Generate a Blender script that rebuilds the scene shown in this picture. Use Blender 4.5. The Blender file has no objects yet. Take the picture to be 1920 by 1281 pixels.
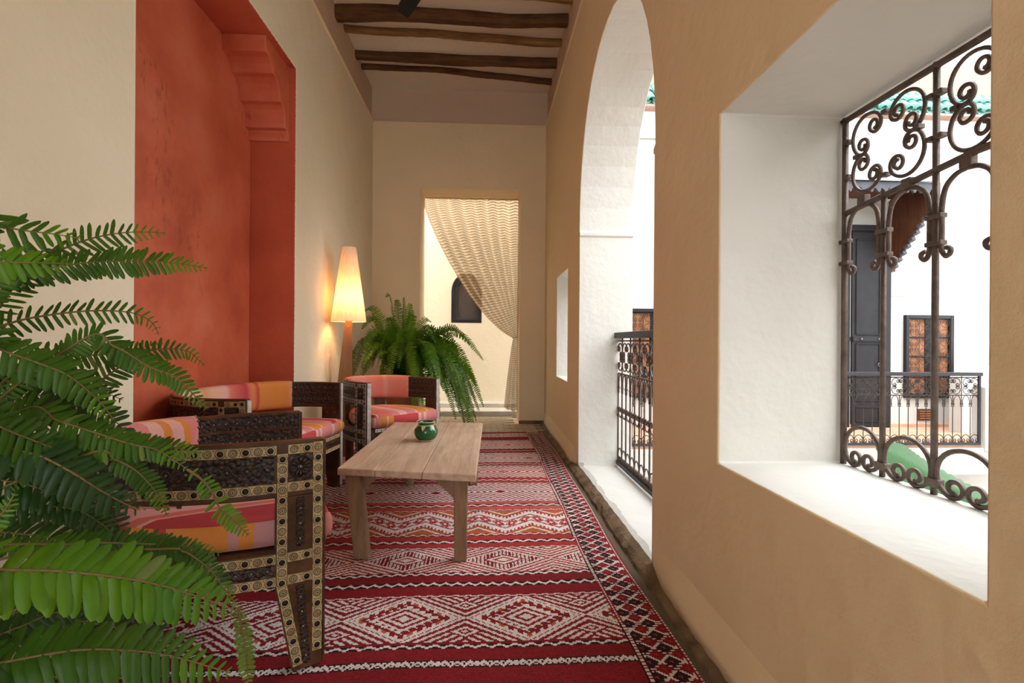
import bpy, bmesh, math, random
import numpy as np
from mathutils import Vector, Matrix
random.seed(7); RNG = np.random.default_rng(7)
PI = math.pi
scene = bpy.context.scene
COL = scene.collection

# ------------------------------------------------------------------ camera
FPX = 960.0                                   # focal length in pixels of the 1920 frame
YAW = math.atan2(52, FPX); ROLL = math.radians(0.4)
_fw = Vector((math.sin(YAW), math.cos(YAW), 0)); _rt = Vector((math.cos(YAW), -math.sin(YAW), 0)); _up = Vector((0, 0, 1))
_R = _rt*math.cos(ROLL) + _up*math.sin(ROLL); _U = -_rt*math.sin(ROLL) + _up*math.cos(ROLL)
EYE = Vector((0, 0, 1.0))
cd = bpy.data.cameras.new('camera'); cam = bpy.data.objects.new('camera', cd); COL.objects.link(cam)
cd.sensor_width = 36; cd.lens = 36*FPX/1920; cd.clip_start = 0.02; cd.clip_end = 200
cam.matrix_world = Matrix(((_R.x, _U.x, -_fw.x, EYE.x), (_R.y, _U.y, -_fw.y, EYE.y), (_R.z, _U.z, -_fw.z, EYE.z), (0, 0, 0, 1)))
scene.camera = cam
def ray(x, y): return _fw*FPX + _R*(x-960) + _U*(640.5-y)
def at(x, y, Y): d = ray(x, y); return EYE + d*(Y/d.y)

# ------------------------------------------------------------------ world, light, exposure
w = bpy.data.worlds.new('sky'); scene.world = w; w.use_nodes = True
bg = w.node_tree.nodes['Background']; bg.inputs[0].default_value = (0.93, 0.965, 1.0, 1); bg.inputs[1].default_value = 1.0
vs = scene.view_settings
vs.view_transform = 'Standard'; vs.look = 'None'; vs.gamma = 1.0; vs.use_curve_mapping = False
vs.exposure = 2.78

# ------------------------------------------------------------------ materials
def nt(m): return m.node_tree.nodes, m.node_tree.links
def new_mat(name):
    m = bpy.data.materials.new(name); m.use_nodes = True
    return m, m.node_tree.nodes, m.node_tree.links, m.node_tree.nodes['Principled BSDF']
def mixc(N, L, fac, a, b, mode='MIX'):
    n = N.new('ShaderNodeMix'); n.data_type = 'RGBA'; n.blend_type = mode
    for k, s in ((0, fac), (6, a), (7, b)):
        if isinstance(s, (int, float)): n.inputs[k].default_value = s
        elif isinstance(s, (tuple, list)): n.inputs[k].default_value = (*s[:3], 1)
        else: L.new(s, n.inputs[k])
    return n.outputs[2]
def noise(N, L, vec, scale, detail=4, rough=.55):
    n = N.new('ShaderNodeTexNoise'); n.inputs['Scale'].default_value = scale
    n.inputs['Detail'].default_value = detail; n.inputs['Roughness'].default_value = rough
    if vec is not None: L.new(vec, n.inputs['Vector'])
    return n.outputs[0]
def ramp(N, L, src, stops, const=False):
    n = N.new('ShaderNodeValToRGB'); cr = n.color_ramp
    if const: cr.interpolation = 'CONSTANT'
    while len(cr.elements) < len(stops): cr.elements.new(.5)
    for e, (p, c) in zip(cr.elements, stops):
        e.position = p; e.color = (*c, 1) if len(c) == 3 else c
    L.new(src, n.inputs[0]); return n.outputs[0]
def math_(N, L, op, a, b=None, clamp=False):
    n = N.new('ShaderNodeMath'); n.operation = op; n.use_clamp = clamp
    for k, s in ((0, a), (1, b)):
        if s is None: continue
        if isinstance(s, (int, float)): n.inputs[k].default_value = s
        else: L.new(s, n.inputs[k])
    return n.outputs[0]
def coords(N, kind='Object'): return N.new('ShaderNodeTexCoord').outputs[kind]
def worldpos(N): return N.new('ShaderNodeNewGeometry').outputs['Position']
def add_bump(N, L, b, h, strength, dist):
    bp = N.new('ShaderNodeBump'); bp.inputs['Strength'].default_value = strength; bp.inputs['Distance'].default_value = dist
    L.new(h, bp.inputs['Height']); L.new(bp.outputs[0], b.inputs['Normal'])
def mat(name, c, rough=.7, c2=None, scale=6, bump=0, bscale=40, metal=0, spec=.3, stretch=None):
    m, N, L, b = new_mat(name)
    b.inputs['Roughness'].default_value = rough; b.inputs['Metallic'].default_value = metal
    b.inputs['Specular IOR Level'].default_value = spec
    v = coords(N)
    if stretch:
        mp = N.new('ShaderNodeMapping'); mp.inputs['Scale'].default_value = stretch; L.new(v, mp.inputs[0]); v = mp.outputs[0]
    if c2 is None: c2 = tuple(x*.82 for x in c)
    f = ramp(N, L, noise(N, L, v, scale), [(.35, (0, 0, 0)), (.68, (1, 1, 1))])
    L.new(mixc(N, L, f, c, c2), b.inputs['Base Color'])
    if bump: add_bump(N, L, b, noise(N, L, v, bscale), bump, .01)
    return m
def wall_mat(name, c, axis=None, limit=0, c_reveal=None, below=True):
    """plaster; an optional second colour where the wall turns into an opening (its edge runs along the corner)"""
    m, N, L, b = new_mat(name)
    b.inputs['Roughness'].default_value = .78; b.inputs['Specular IOR Level'].default_value = .25
    p = worldpos(N)
    big = noise(N, L, p, 1.6, 3); fine = noise(N, L, p, 26, 5, .65)
    f = ramp(N, L, big, [(.3, (0, 0, 0)), (.7, (1, 1, 1))])
    colr = mixc(N, L, f, c, tuple(x*k for x, k in zip(c, (.95, .94, .91))))
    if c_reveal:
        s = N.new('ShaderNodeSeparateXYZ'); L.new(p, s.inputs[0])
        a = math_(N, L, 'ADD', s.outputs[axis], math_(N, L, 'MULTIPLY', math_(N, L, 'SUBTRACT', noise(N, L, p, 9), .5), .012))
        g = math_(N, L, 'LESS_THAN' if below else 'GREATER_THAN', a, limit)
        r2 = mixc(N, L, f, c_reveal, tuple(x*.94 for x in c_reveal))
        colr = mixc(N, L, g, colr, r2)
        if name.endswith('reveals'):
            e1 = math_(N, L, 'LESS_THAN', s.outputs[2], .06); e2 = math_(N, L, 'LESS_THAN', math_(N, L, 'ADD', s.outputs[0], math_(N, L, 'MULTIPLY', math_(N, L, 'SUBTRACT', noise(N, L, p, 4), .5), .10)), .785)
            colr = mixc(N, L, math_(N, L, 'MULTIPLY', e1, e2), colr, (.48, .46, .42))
    L.new(colr, b.inputs['Base Color'])
    h = math_(N, L, 'ADD', math_(N, L, 'MULTIPLY', noise(N, L, p, 5, 3), 1.6), math_(N, L, 'MULTIPLY', fine, .35))
    add_bump(N, L, b, h, .35, .02)
    return m
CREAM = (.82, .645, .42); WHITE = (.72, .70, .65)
M = {}
M['wall'] = wall_mat('cream_plaster', CREAM)
M['wall_right'] = wall_mat('cream_plaster_white_reveals', CREAM, 0, .7395, WHITE, below=False)  # white reveals; the cream side has shade and warm bounce in its tan
M['white'] = wall_mat('white_plaster', WHITE); M['passage'] = wall_mat('passage_plaster', (.80, .70, .52))
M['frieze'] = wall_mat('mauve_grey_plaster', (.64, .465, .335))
M['ceil'] = wall_mat('ceiling_plaster', (.78, .67, .57))
M['facade'] = wall_mat('facade_plaster', (.56, .555, .525))
M['pinkwall'] = wall_mat('pink_parapet', (.40, .235, .17))
def red_plaster():
    m, N, L, b = new_mat('red_tadelakt'); p = worldpos(N)
    b.inputs['Roughness'].default_value = .5; b.inputs['Specular IOR Level'].default_value = .35
    a = ramp(N, L, noise(N, L, p, 2.2, 5, .6), [(.28, (.42, .070, .031)), (.5, (.58, .120, .055)), (.72, (.68, .185, .105))])
    mp = N.new('ShaderNodeMapping'); mp.inputs['Scale'].default_value = (30, 30, 12); L.new(p, mp.inputs[0])
    s = ramp(N, L, noise(N, L, mp.outputs[0], 1.0, 6, .7), [(.53, (0, 0, 0)), (.62, (1, 1, 1))])
    k = ramp(N, L, noise(N, L, p, 1.4, 2), [(.48, (0, 0, 0)), (.6, (.7, .7, .7))])
    L.new(mixc(N, L, math_(N, L, 'MULTIPLY', s, k), a, (.30, .06, .022)), b.inputs['Base Color'])
    add_bump(N, L, b, noise(N, L, p, 14, 5), .25, .01)
    return m
M['red'] = red_plaster()
m_, N_, L_, b_ = None, None, None, None
M['wall_left'] = M['wall']
M['skirt'] = mat('mud_skirting', (.20, .13, .07), .9, (.09, .055, .03), 9, .6, 60)
M['tile'] = mat('glazed_floor_tile', (.34, .235, .14), .45, (.24, .16, .09), 8, .1)
M['grout'] = mat('grout', (.13, .095, .06), .9)  # floor colour darkened to hold the shadow between rug and skirting
M['stone_step'] = mat('pale_step', (.62, .55, .45), .6)
M['terracotta'] = mat('terracotta_paving', (.60, .36, .24), .8, (.50, .28, .18), 5)
def wood(name, c1, c2, rough=.6, stretch=(2, 30, 30), bump=.35):
    m, N, L, b = new_mat(name); v = coords(N)
    b.inputs['Roughness'].default_value = rough; b.inputs['Specular IOR Level'].default_value = .3
    mp = N.new('ShaderNodeMapping'); mp.inputs['Scale'].default_value = stretch; L.new(v, mp.inputs[0])
    g = noise(N, L, mp.outputs[0], 1.0, 6, .7)
    k = noise(N, L, v, 4, 3)
    a = ramp(N, L, g, [(.32, c2), (.62, c1)])
    L.new(mixc(N, L, ramp(N, L, k, [(.4, (0, 0, 0)), (.75, (.5, .5, .5))]), a, c2), b.inputs['Base Color'])
    add_bump(N, L, b, g, bump, .004)
    return m
M['beam'] = wood('old_beam_wood', (.165, .070, .021), (.042, .016, .006), .75, (3, 26, 26), .8)
M['beam2'] = wood('light_beam_wood', (.34, .175, .06), (.15, .068, .022), .75, (3, 26, 26), .8)
M['tablewood'] = wood('weathered_table_wood', (.60, .43, .31), (.38, .25, .165), .55, (28, 2.5, 28))
M['tableleg'] = wood('table_leg_wood', (.30, .18, .10), (.17, .095, .05), .6, (30, 30, 3))
M['lampwood'] = wood('lamp_wood', (.30, .145, .06), (.20, .09, .035), .5, (30, 30, 2))
M['chairwood'] = wood('dark_carved_wood', (.105, .043, .016), (.028, .012, .005), .45, (12, 12, 12), .3)
M['carving'] = mat('blackened_carving', (.035, .016, .008), .35, (.010, .006, .004), 60, .2, 90, spec=.5)
def carve_ground():
    m, N, L, b = new_mat('carved_ground'); v = coords(N); b.inputs['Roughness'].default_value = .42
    vo = N.new('ShaderNodeTexVoronoi'); vo.inputs['Scale'].default_value = 75; L.new(v, vo.inputs['Vector'])
    L.new(ramp(N, L, vo.outputs['Distance'], [(.16, (.085, .034, .014)), (.5, (.008, .004, .0025))]), b.inputs['Base Color'])
    h = math_(N, L, 'SUBTRACT', 1.0, vo.outputs['Distance']); add_bump(N, L, b, h, .9, .006); return m
M['carveground'] = carve_ground()
M['bone'] = mat('bone_inlay', (.52, .40, .22), .4, (.33, .23, .10), 35, .1)
M['bonegrey'] = mat('grey_bone_inlay', (.50, .46, .42), .4, (.34, .30, .27), 35, .1)
M['dark'] = mat('dark_pit', (.012, .009, .008), .5)
M['stud'] = mat('iron_stud', (.22, .20, .19), .3, metal=.8)
M['iron'] = mat('wrought_iron', (.17, .125, .105), .55, (.10, .075, .065), 30, .3, 80, metal=.35)  # daylight glare and haze put into the lighter colour
M['ironfar'] = mat('old_balustrade_iron', (.06, .043, .037), .55, (.035, .027, .024), 30, metal=.2)
M['rail'] = mat('grey_painted_rail', (.045, .043, .048), .5)
M['blackpaint'] = mat('black_door_paint', (.020, .019, .021), .5, (.014, .013, .014), 5, spec=.2)
M['shutter'] = wood('shutter_wood', (.36, .16, .075), (.24, .095, .04), .6, (30, 30, 3))
M['awnwood'] = wood('awning_boards', (.12, .042, .017), (.06, .02, .008), .6, (20, 20, 2))
M['awngrey'] = mat('grey_awning_paint', (.075, .078, .09), .55, (.055, .055, .065), 8)
M['sheet'] = mat('grey_sheet_metal', (.42, .44, .48), .5)
M['greentile'] = mat('green_glazed_roof_tile', (.06, .22, .17), .3, (.14, .30, .25), 9, spec=.4)
M['clay'] = mat('clay', (.50, .24, .13), .8, (.40, .17, .09), 6)
M['soil'] = mat('potting_soil', (.05, .03, .02), .95)
M['blackfan'] = mat('black_fan', (.006, .006, .007), .35, spec=.2)
M['cable'] = mat('cable', (.05, .04, .04), .5)
M['greenglaze'] = mat('green_pot_glaze', (.005, .065, .018), .12, (.008, .10, .026), 12, spec=.6)
M['creamglaze'] = mat('cream_pot_glaze', (.66, .56, .38), .25, (.45, .33, .16), 20)
M['fernstem'] = mat('fern_stem', (.16, .11, .035), .6)
M['dryleaf'] = mat('dry_leaf', (.62, .42, .24), .7)
def leafmat(name, c, c2, tr=.35):
    m, N, L, b = new_mat(name); out = N['Material Output']
    v = worldpos(N)
    colr = mixc(N, L, ramp(N, L, noise(N, L, v, 9, 3), [(.35, (0, 0, 0)), (.65, (1, 1, 1))]), c, c2)
    L.new(colr, b.inputs['Base Color']); b.inputs['Roughness'].default_value = .42; b.inputs['Specular IOR Level'].default_value = .35
    t = N.new('ShaderNodeBsdfTranslucent'); L.new(mixc(N, L, .35, colr, (.22, .36, .02)), t.inputs[0])
    mx = N.new('ShaderNodeMixShader'); mx.inputs[0].default_value = tr
    L.new(b.outputs[0], mx.inputs[1]); L.new(t.outputs[0], mx.inputs[2]); L.new(mx.outputs[0], out.inputs[0])
    return m
M['fernA'] = leafmat('fern_green', (.024, .092, .005), (.060, .150, .008), .42)
M['fernB'] = leafmat('fern_bright', (.115, .260, .006), (.060, .185, .006), .45)
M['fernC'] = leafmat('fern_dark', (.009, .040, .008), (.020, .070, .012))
M['fernD'] = leafmat('fern_pale', (.17, .22, .05), (.11, .18, .03))
M['banana'] = leafmat('banana_green', (.018, .085, .016), (.03, .115, .025), .15)
M['olive'] = leafmat('tree_leaf', (.09, .15, .02), (.05, .10, .02))
M['twig'] = mat('twig', (.06, .045, .035), .8)
PINK = (.66, .235, .22); RED = (.50, .065, .07); ORANGE = (.68, .25, .06); MAUVE = (.55, .27, .27); LPINK = (.74, .40, .36); CORAL = (.68, .18, .14)
def fabric(name, axis, stops, span, hard=True):
    m, N, L, b = new_mat(name); v = coords(N)
    b.inputs['Roughness'].default_value = .9; b.inputs['Specular IOR Level'].default_value = .1
    s = N.new('ShaderNodeSeparateXYZ'); L.new(v, s.inputs[0])
    f = math_(N, L, 'FRACT', math_(N, L, 'DIVIDE', math_(N, L, 'ADD', s.outputs[axis], 5*span), span))
    colr = ramp(N, L, math_(N, L, 'ADD', f, math_(N, L, 'MULTIPLY', math_(N, L, 'SUBTRACT', noise(N, L, v, 30), .5), .008)), stops, hard)
    wv = noise(N, L, v, 350, 2)
    L.new(mixc(N, L, .35, colr, ramp(N, L, wv, [(.3, (.75, .75, .75)), (.7, (1.15, 1.15, 1.15))]), 'MULTIPLY'), b.inputs['Base Color'])
    add_bump(N, L, b, wv, .2, .002)
    return m
M['seat_near'] = fabric('pink_seat_cloth', 1, [(0, LPINK), (.22, PINK), (.50, RED), (.64, RED), (.70, LPINK), (.715, CORAL), (.76, LPINK)], .70)
M['seat_top'] = fabric('striped_seat_cloth', 1, [(0, PINK), (.12, LPINK), (.15, ORANGE), (.28, LPINK), (.30, ORANGE), (.36, PINK), (.50, RED), (.60, LPINK), (.62, CORAL), (.80, PINK), (.9, LPINK)], .66)
M['seat_band'] = fabric('striped_band_cloth', 0, [(0, PINK), (.10, RED), (.27, ORANGE), (.36, RED), (.41, ORANGE), (.63, MAUVE), (.67, ORANGE), (.73, MAUVE), (.82, PINK)], .70)
M['seat_band_pink'] = fabric('pink_band_cloth', 1, [(0, RED), (.16, LPINK), (.20, PINK), (.24, LPINK), (.28, PINK), (.5, LPINK), (.55, PINK), (.62, ORANGE), (.70, LPINK), (.73, ORANGE), (.80, RED)], .62)
M['roll_pink'] = fabric('pink_backrest_cloth', 1, [(0, LPINK), (.2, PINK), (.34, LPINK), (.40, ORANGE), (.43, LPINK), (.47, ORANGE), (.50, PINK), (.56, LPINK), (.60, PINK), (.85, CORAL)], .5)
SALM = (.62, .22, .15)
M['roll_salmon'] = fabric('salmon_backrest_cloth', 1, [(0, SALM), (.25, CORAL), (.30, (.66, .30, .22)), (.34, SALM), (.62, CORAL), (.66, SALM), (.9, PINK)], .5, False)
PEACH = (.72, .42, .30); TAN = (.68, .34, .15)
M['roll_orange'] = fabric('orange_backrest_cloth', 1, [(0, PEACH), (.07, LPINK), (.115, CORAL), (.24, RED), (.27, CORAL), (.295, ORANGE), (.32, RED), (.335, ORANGE), (.45, ORANGE), (.55, LPINK), (.72, LPINK), (.82, PEACH), (.88, TAN), (.95, PEACH)], .98, False)
def shade_mat():
    m, N, L, b = new_mat('lamp_shade_cloth'); out = N['Material Output']
    v = coords(N); mp = N.new('ShaderNodeMapping'); mp.inputs['Scale'].default_value = (120, 120, 8); L.new(v, mp.inputs[0])
    c = mixc(N, L, ramp(N, L, noise(N, L, mp.outputs[0], 1, 3), [(.35, (0, 0, 0)), (.7, (1, 1, 1))]), (.80, .66, .50), (.70, .55, .40))
    d = N.new('ShaderNodeBsdfDiffuse'); t = N.new('ShaderNodeBsdfTranslucent'); L.new(c, d.inputs[0]); L.new(c, t.inputs[0])
    mx = N.new('ShaderNodeMixShader'); mx.inputs[0].default_value = .16
    L.new(d.outputs[0], mx.inputs[1]); L.new(t.outputs[0], mx.inputs[2]); L.new(mx.outputs[0], out.inputs[0]); return m
M['shade'] = shade_mat()
def curtain_mat():
    m, N, L, b = new_mat('sheer_checked_curtain'); out = N['Material Output']
    uv = N.new('ShaderNodeUVMap'); s = N.new('ShaderNodeSeparateXYZ'); L.new(uv.outputs[0], s.inputs[0])
    def line(k, n, wd): return math_(N, L, 'LESS_THAN', math_(N, L, 'FRACT', math_(N, L, 'MULTIPLY', s.outputs[k], n)), wd)
    ln = math_(N, L, 'MAXIMUM', line(1, 92, .34), math_(N, L, 'MULTIPLY', line(0, 70, .22), .75))
    c = mixc(N, L, ln, (.80, .64, .43), (.33, .22, .12))
    d = N.new('ShaderNodeBsdfDiffuse'); t = N.new('ShaderNodeBsdfTranslucent'); L.new(c, d.inputs[0]); L.new(c, t.inputs[0])
    mx = N.new('ShaderNodeMixShader'); mx.inputs[0].default_value = .5
    L.new(d.outputs[0], mx.inputs[1]); L.new(t.outputs[0], mx.inputs[2])
    tr = N.new('ShaderNodeBsdfTransparent'); m2 = N.new('ShaderNodeMixShader')
    L.new(math_(N, L, 'SUBTRACT', .34, math_(N, L, 'MULTIPLY', ln, .26)), m2.inputs[0])
    L.new(mx.outputs[0], m2.inputs[1]); L.new(tr.outputs[0], m2.inputs[2]); L.new(m2.outputs[0], out.inputs[0]); return m
M['curtain'] = curtain_mat()
def rug_mat():
    m, N, L, b = new_mat('woven_rug'); b.inputs['Roughness'].default_value = .92; b.inputs['Specular IOR Level'].default_value = .08
    a = N.new('ShaderNodeAttribute'); a.attribute_name = 'weave'
    p = worldpos(N)
    f = ramp(N, L, noise(N, L, p, 3, 4), [(.35, (.86, .86, .86)), (.7, (1.1, 1.1, 1.1))])
    L.new(mixc(N, L, 1.0, a.outputs[0], f, 'MULTIPLY'), b.inputs['Base Color'])
    add_bump(N, L, b, noise(N, L, p, 260, 2), .35, .004); return m
M['rug'] = rug_mat()

# ------------------------------------------------------------------ mesh helpers
class MB:
    def __init__(s): s.v = []; s.f = []
    def add(s, v, f):
        o = len(s.v); s.v += [tuple(p) for p in v]; s.f += [tuple(i+o for i in q) for q in f]; return s
    def box(s, c, d, rot=None):
        x, y, z = d[0]/2, d[1]/2, d[2]/2
        v = [Vector(p) for p in ((-x,-y,-z),(x,-y,-z),(x,y,-z),(-x,y,-z),(-x,-y,z),(x,-y,z),(x,y,z),(-x,y,z))]
        if rot is not None: v = [rot @ p for p in v]
        return s.add([p+Vector(c) for p in v], [(0,3,2,1),(4,5,6,7),(0,1,5,4),(1,2,6,5),(2,3,7,6),(3,0,4,7)])
    def hexa(s, b4, t4):
        return s.add(list(b4)+list(t4), [(0,3,2,1),(4,5,6,7),(0,1,5,4),(1,2,6,5),(2,3,7,6),(3,0,4,7)])
    def tube(s, path, r, n=6, closed=False, flat=None):
        P = [Vector(p) for p in path]; m = len(P); R = r if isinstance(r, (list, tuple)) else [r]*m
        vs_, prev = [], None
        for i in range(m):
            t = (P[(i+1) % m]-P[i-1]) if closed else (P[min(i+1, m-1)]-P[max(i-1, 0)])
            t.normalize()
            if prev is None:
                a = Vector((0, 0, 1)) if abs(t.z) < .9 else Vector((1, 0, 0))
                nn = (a - t*a.dot(t)).normalized()
            else:
                nn = prev - t*prev.dot(t); nn = nn.normalized() if nn.length > 1e-6 else prev
            prev = nn; bb = t.cross(nn)
            for k in range(n):
                a = 2*PI*k/n; vs_.append(P[i] + (nn*math.cos(a)+bb*math.sin(a))*R[i])
        fs = []
        for i in range(m if closed else m-1):
            for k in range(n):
                a, b = i*n+k, i*n+(k+1) % n; c, d = ((i+1) % m)*n+(k+1) % n, ((i+1) % m)*n+k
                fs.append((a, b, c, d))
        if not closed: fs += [tuple(range(n-1, -1, -1)), tuple(range((m-1)*n, m*n))]
        return s.add(vs_, fs)
    def lathe(s, prof, n=24, c=(0, 0, 0), cap=True):
        v = [(c[0]+r*math.cos(2*PI*k/n), c[1]+r*math.sin(2*PI*k/n), c[2]+z) for r, z in prof for k in range(n)]
        f = [(i*n+k, i*n+(k+1) % n, (i+1)*n+(k+1) % n, (i+1)*n+k) for i in range(len(prof)-1) for k in range(n)]
        if cap: f += [tuple(range(n-1, -1, -1)), tuple(range((len(prof)-1)*n, len(prof)*n))]
        return s.add(v, f)
    def prism(s, poly, fn0, fn1):
        """poly of 2-D points, mapped to both faces by two functions"""
        n = len(poly); v = [fn0(*p) for p in poly]+[fn1(*p) for p in poly]
        return s.add(v, [tuple(range(n-1, -1, -1)), tuple(range(n, 2*n))]+[(i, (i+1) % n, n+(i+1) % n, n+i) for i in range(n)])
    def sphere(s, c, r, n=8, m=5, half=False, M3=None):
        v, f = [], []
        for i in range(m+1):
            a = (PI/2 if half else PI)*i/m
            for k in range(n):
                p = Vector((math.sin(a)*math.cos(2*PI*k/n), math.sin(a)*math.sin(2*PI*k/n), math.cos(a)))*r
                if M3 is not None: p = M3 @ p
                v.append(p+Vector(c))
        f = [(i*n+k, (i+1)*n+k, (i+1)*n+(k+1) % n, i*n+(k+1) % n) for i in range(m) for k in range(n)]
        return s.add(v, f)
    def data(s, name, material, smooth=False):
        me = bpy.data.meshes.new(name); me.from_pydata([tuple(p) for p in s.v], [], s.f); me.validate(); me.update()
        bm = bmesh.new(); bm.from_mesh(me); bmesh.ops.recalc_face_normals(bm, faces=bm.faces); bm.to_mesh(me); bm.free()
        if material: me.materials.append(material)
        if smooth:
            me.polygons.foreach_set('use_smooth', [True]*len(me.polygons))
        return me
    def build(s, name, material, parent=None, smooth=False, bevel=0, segs=2, **tagkw):
        o = link(name, s.data(name, material, smooth), parent)
        if bevel: add_bevel(o, bevel, segs)
        if tagkw: tag(o, **tagkw)
        return o
def add_bevel(o, wd, segs=2, ang=35):
    md = o.modifiers.new('bevel', 'BEVEL'); md.width = wd; md.segments = segs; md.limit_method = 'ANGLE'; md.angle_limit = math.radians(ang)
def link(name, data, parent=None):
    o = bpy.data.objects.new(name, data); COL.objects.link(o); o.parent = parent; return o
def tag(o, label=None, cat=None, group=None, kind=None):
    if label: o['label'] = label
    if cat: o['category'] = cat
    if group: o['group'] = group
    if kind: o['kind'] = kind
    return o
def thing(name, label, cat, loc=(0, 0, 0), rz=0, group=None):
    o = link(name, None); o.location = loc; o.rotation_euler = (0, 0, rz); o.empty_display_size = .05
    return tag(o, label, cat, group)
def slab(name, outline, holes, fn, d0, d1, material, bevel=.012, parent=None, kind='structure'):
    """a flat wall with openings: 2-D outline and holes, mapped by fn(a, b, depth)"""
    bm = bmesh.new(); loops = []
    for poly in [outline]+holes:
        vs_ = [bm.verts.new(fn(a, b, d0)) for a, b in poly]
        for i in range(len(vs_)): bm.edges.new((vs_[i], vs_[(i+1) % len(vs_)]))
    bmesh.ops.triangle_fill(bm, use_beauty=True, use_dissolve=False, edges=bm.edges[:])
    ret = bmesh.ops.extrude_face_region(bm, geom=bm.faces[:])
    off = Vector(fn(0, 0, d1))-Vector(fn(0, 0, d0))
    bmesh.ops.translate(bm, vec=off, verts=[g for g in ret['geom'] if isinstance(g, bmesh.types.BMVert)])
    bmesh.ops.recalc_face_normals(bm, faces=bm.faces)
    me = bpy.data.meshes.new(name); bm.to_mesh(me); bm.free(); me.materials.append(material)
    o = link(name, me, parent)
    if kind and not parent: o['kind'] = kind
    if bevel: add_bevel(o, bevel, 3, 50)
    return o
def rect(a0, a1, b0, b1): return [(a0, b0), (a1, b0), (a1, b1), (a0, b1)]
def struct(name, mb, material, bevel=0): return mb.build(name, material, bevel=bevel, kind='structure')
def catmull(P, n):
    P = [Vector(p) for p in P]; P = [P[0]*2-P[1]]+P+[P[-1]*2-P[-2]]; out = []
    for i in range(1, len(P)-2):
        for k in range(n):
            t = k/n; a, b, c, d = P[i-1:i+3]
            out.append(.5*((2*b)+(c-a)*t+(2*a-5*b+4*c-d)*t*t+(3*b-a-3*c+d)*t**3))
    return out+[P[-2]]

# ------------------------------------------------------------------ the gallery
LX, RX, BY = -1.345, .735, 6.2              # left wall, right wall, end wall
ROUT = 1.16                                 # outer face of the right wall
YB = -3.4                                   # unseen end wall behind the camera
ZC, ZT = 3.62, 4.03                         # cornice, ceiling
struct('floor', MB().box((-.30, 1.6, -.1), (3.0, 10.1, .2)), M['grout'])
struct('ceiling', MB().box((-.30, 1.4, ZT+.1), (3.2, 10.2, .2)), M['ceil'])
wl = slab('wall_left', rect(YB, BY+.02, -.02, ZC), [rect(2.05, 3.715, .004, 2.925)], lambda a, b, d: (d, a, b), LX, LX-.32, None, .010)
wl.data.materials.clear(); 
M['wall_left'] = wall_mat('cream_plaster_left', (.82, .72, .545))
def left_paint():
    m = wall_mat('cream_plaster_red_reveal', (.82, .72, .545)); N, L = nt(m); b = N['Principled BSDF']
    src = b.inputs['Base Color'].links[0].from_socket
    p = worldpos(N); s = N.new('ShaderNodeSeparateXYZ'); L.new(p, s.inputs[0])
    a = math_(N, L, 'ADD', s.outputs[0], math_(N, L, 'MULTIPLY', math_(N, L, 'SUBTRACT', noise(N, L, p, 60), .5), .008))
    g = math_(N, L, 'LESS_THAN', a, LX-.004)
    r = ramp(N, L, noise(N, L, p, 2.2, 5, .6), [(.3, (.44, .074, .035)), (.7, (.55, .110, .052))])
    L.new(mixc(N, L, g, src, r), b.inputs['Base Color']); return m
wl.data.materials.append(left_paint())
struct('wall_niche', MB().box((-1.70, 2.88, 1.6), (.08, 2.1, 3.3)), M['red'])
# corbels of the niche (curved brackets in the two upper corners)
def corbel(sgn, y0, n):
    prof = [(0, 2.400), (.024, 2.400), (.034, 2.415), (.030, 2.455), (.036, 2.470), (.078, 2.472), (.084, 2.50), (.086, 2.555), (.100, 2.590), (.125, 2.612), (.165, 2.614),
            (.172, 2.64), (.180, 2.68), (.205, 2.715), (.240, 2.742), (.284, 2.744), (.292, 2.765), (.305, 2.795), (.340, 2.820), (.400, 2.826), (.408, 2.925), (0, 2.925)]
    mb = MB(); mb.prism([(y0-sgn*a, b) for a, b in prof], lambda a, b: (-1.665, a, b), lambda a, b: (LX-.045, a, b))
    struct('trim_%d' % n, mb, M['red'], .006)
corbel(1, 3.716, 1); corbel(-1, 2.049, 2)
# right wall with arch, window, slit; unseen rear arch added for interior light
def archpoly(y0, y1, z0, zs, za, n=22):
    c, hw = (y0+y1)/2, (y1-y0)/2; k = .02
    pts = [(y0+.010, z0), (y1-.010, z0), (y1-.010, zs-.045), (y1-.022, zs-.04), (y1-.022, zs-.012), (y1-.008, zs-.004)]
    for i in range(0, n+1):
        t = PI*i/n; e = .93
        pts.append((c+hw*math.copysign(abs(math.cos(t))**e, math.cos(t)), zs+(za-zs)*math.sin(t)**e))
    pts += [(y0+.008, zs-.004), (y0+.022, zs-.012), (y0+.022, zs-.04), (y0+.010, zs-.045)]
    return pts
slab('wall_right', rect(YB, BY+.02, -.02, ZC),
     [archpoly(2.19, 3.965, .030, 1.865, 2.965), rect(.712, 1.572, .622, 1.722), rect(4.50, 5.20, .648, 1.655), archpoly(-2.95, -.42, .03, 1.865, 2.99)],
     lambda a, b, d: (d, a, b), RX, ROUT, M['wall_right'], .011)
slab('wall_back', rect(LX-.02, ROUT, -.02, ZC), [rect(-.775, .425, .002, 2.83)], lambda a, b, d: (a, d, b), BY, BY+.45, M['wall'], .012)
slab('wall_behind', rect(LX-.3, ROUT, -.02, ZT), [archpoly(-1.15, .50, .03, 2.0, 2.85)], lambda a, b, d: (a, d, b), YB, YB-.3, M['wall'], .01)  # its arch is added out of view to bring daylight into the gallery
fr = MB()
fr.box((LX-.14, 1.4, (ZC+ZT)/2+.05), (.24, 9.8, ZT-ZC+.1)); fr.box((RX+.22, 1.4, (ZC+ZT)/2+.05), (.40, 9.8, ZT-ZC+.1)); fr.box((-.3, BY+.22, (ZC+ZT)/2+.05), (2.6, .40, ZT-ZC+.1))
struct('wall_frieze', fr, M['frieze'])
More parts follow.
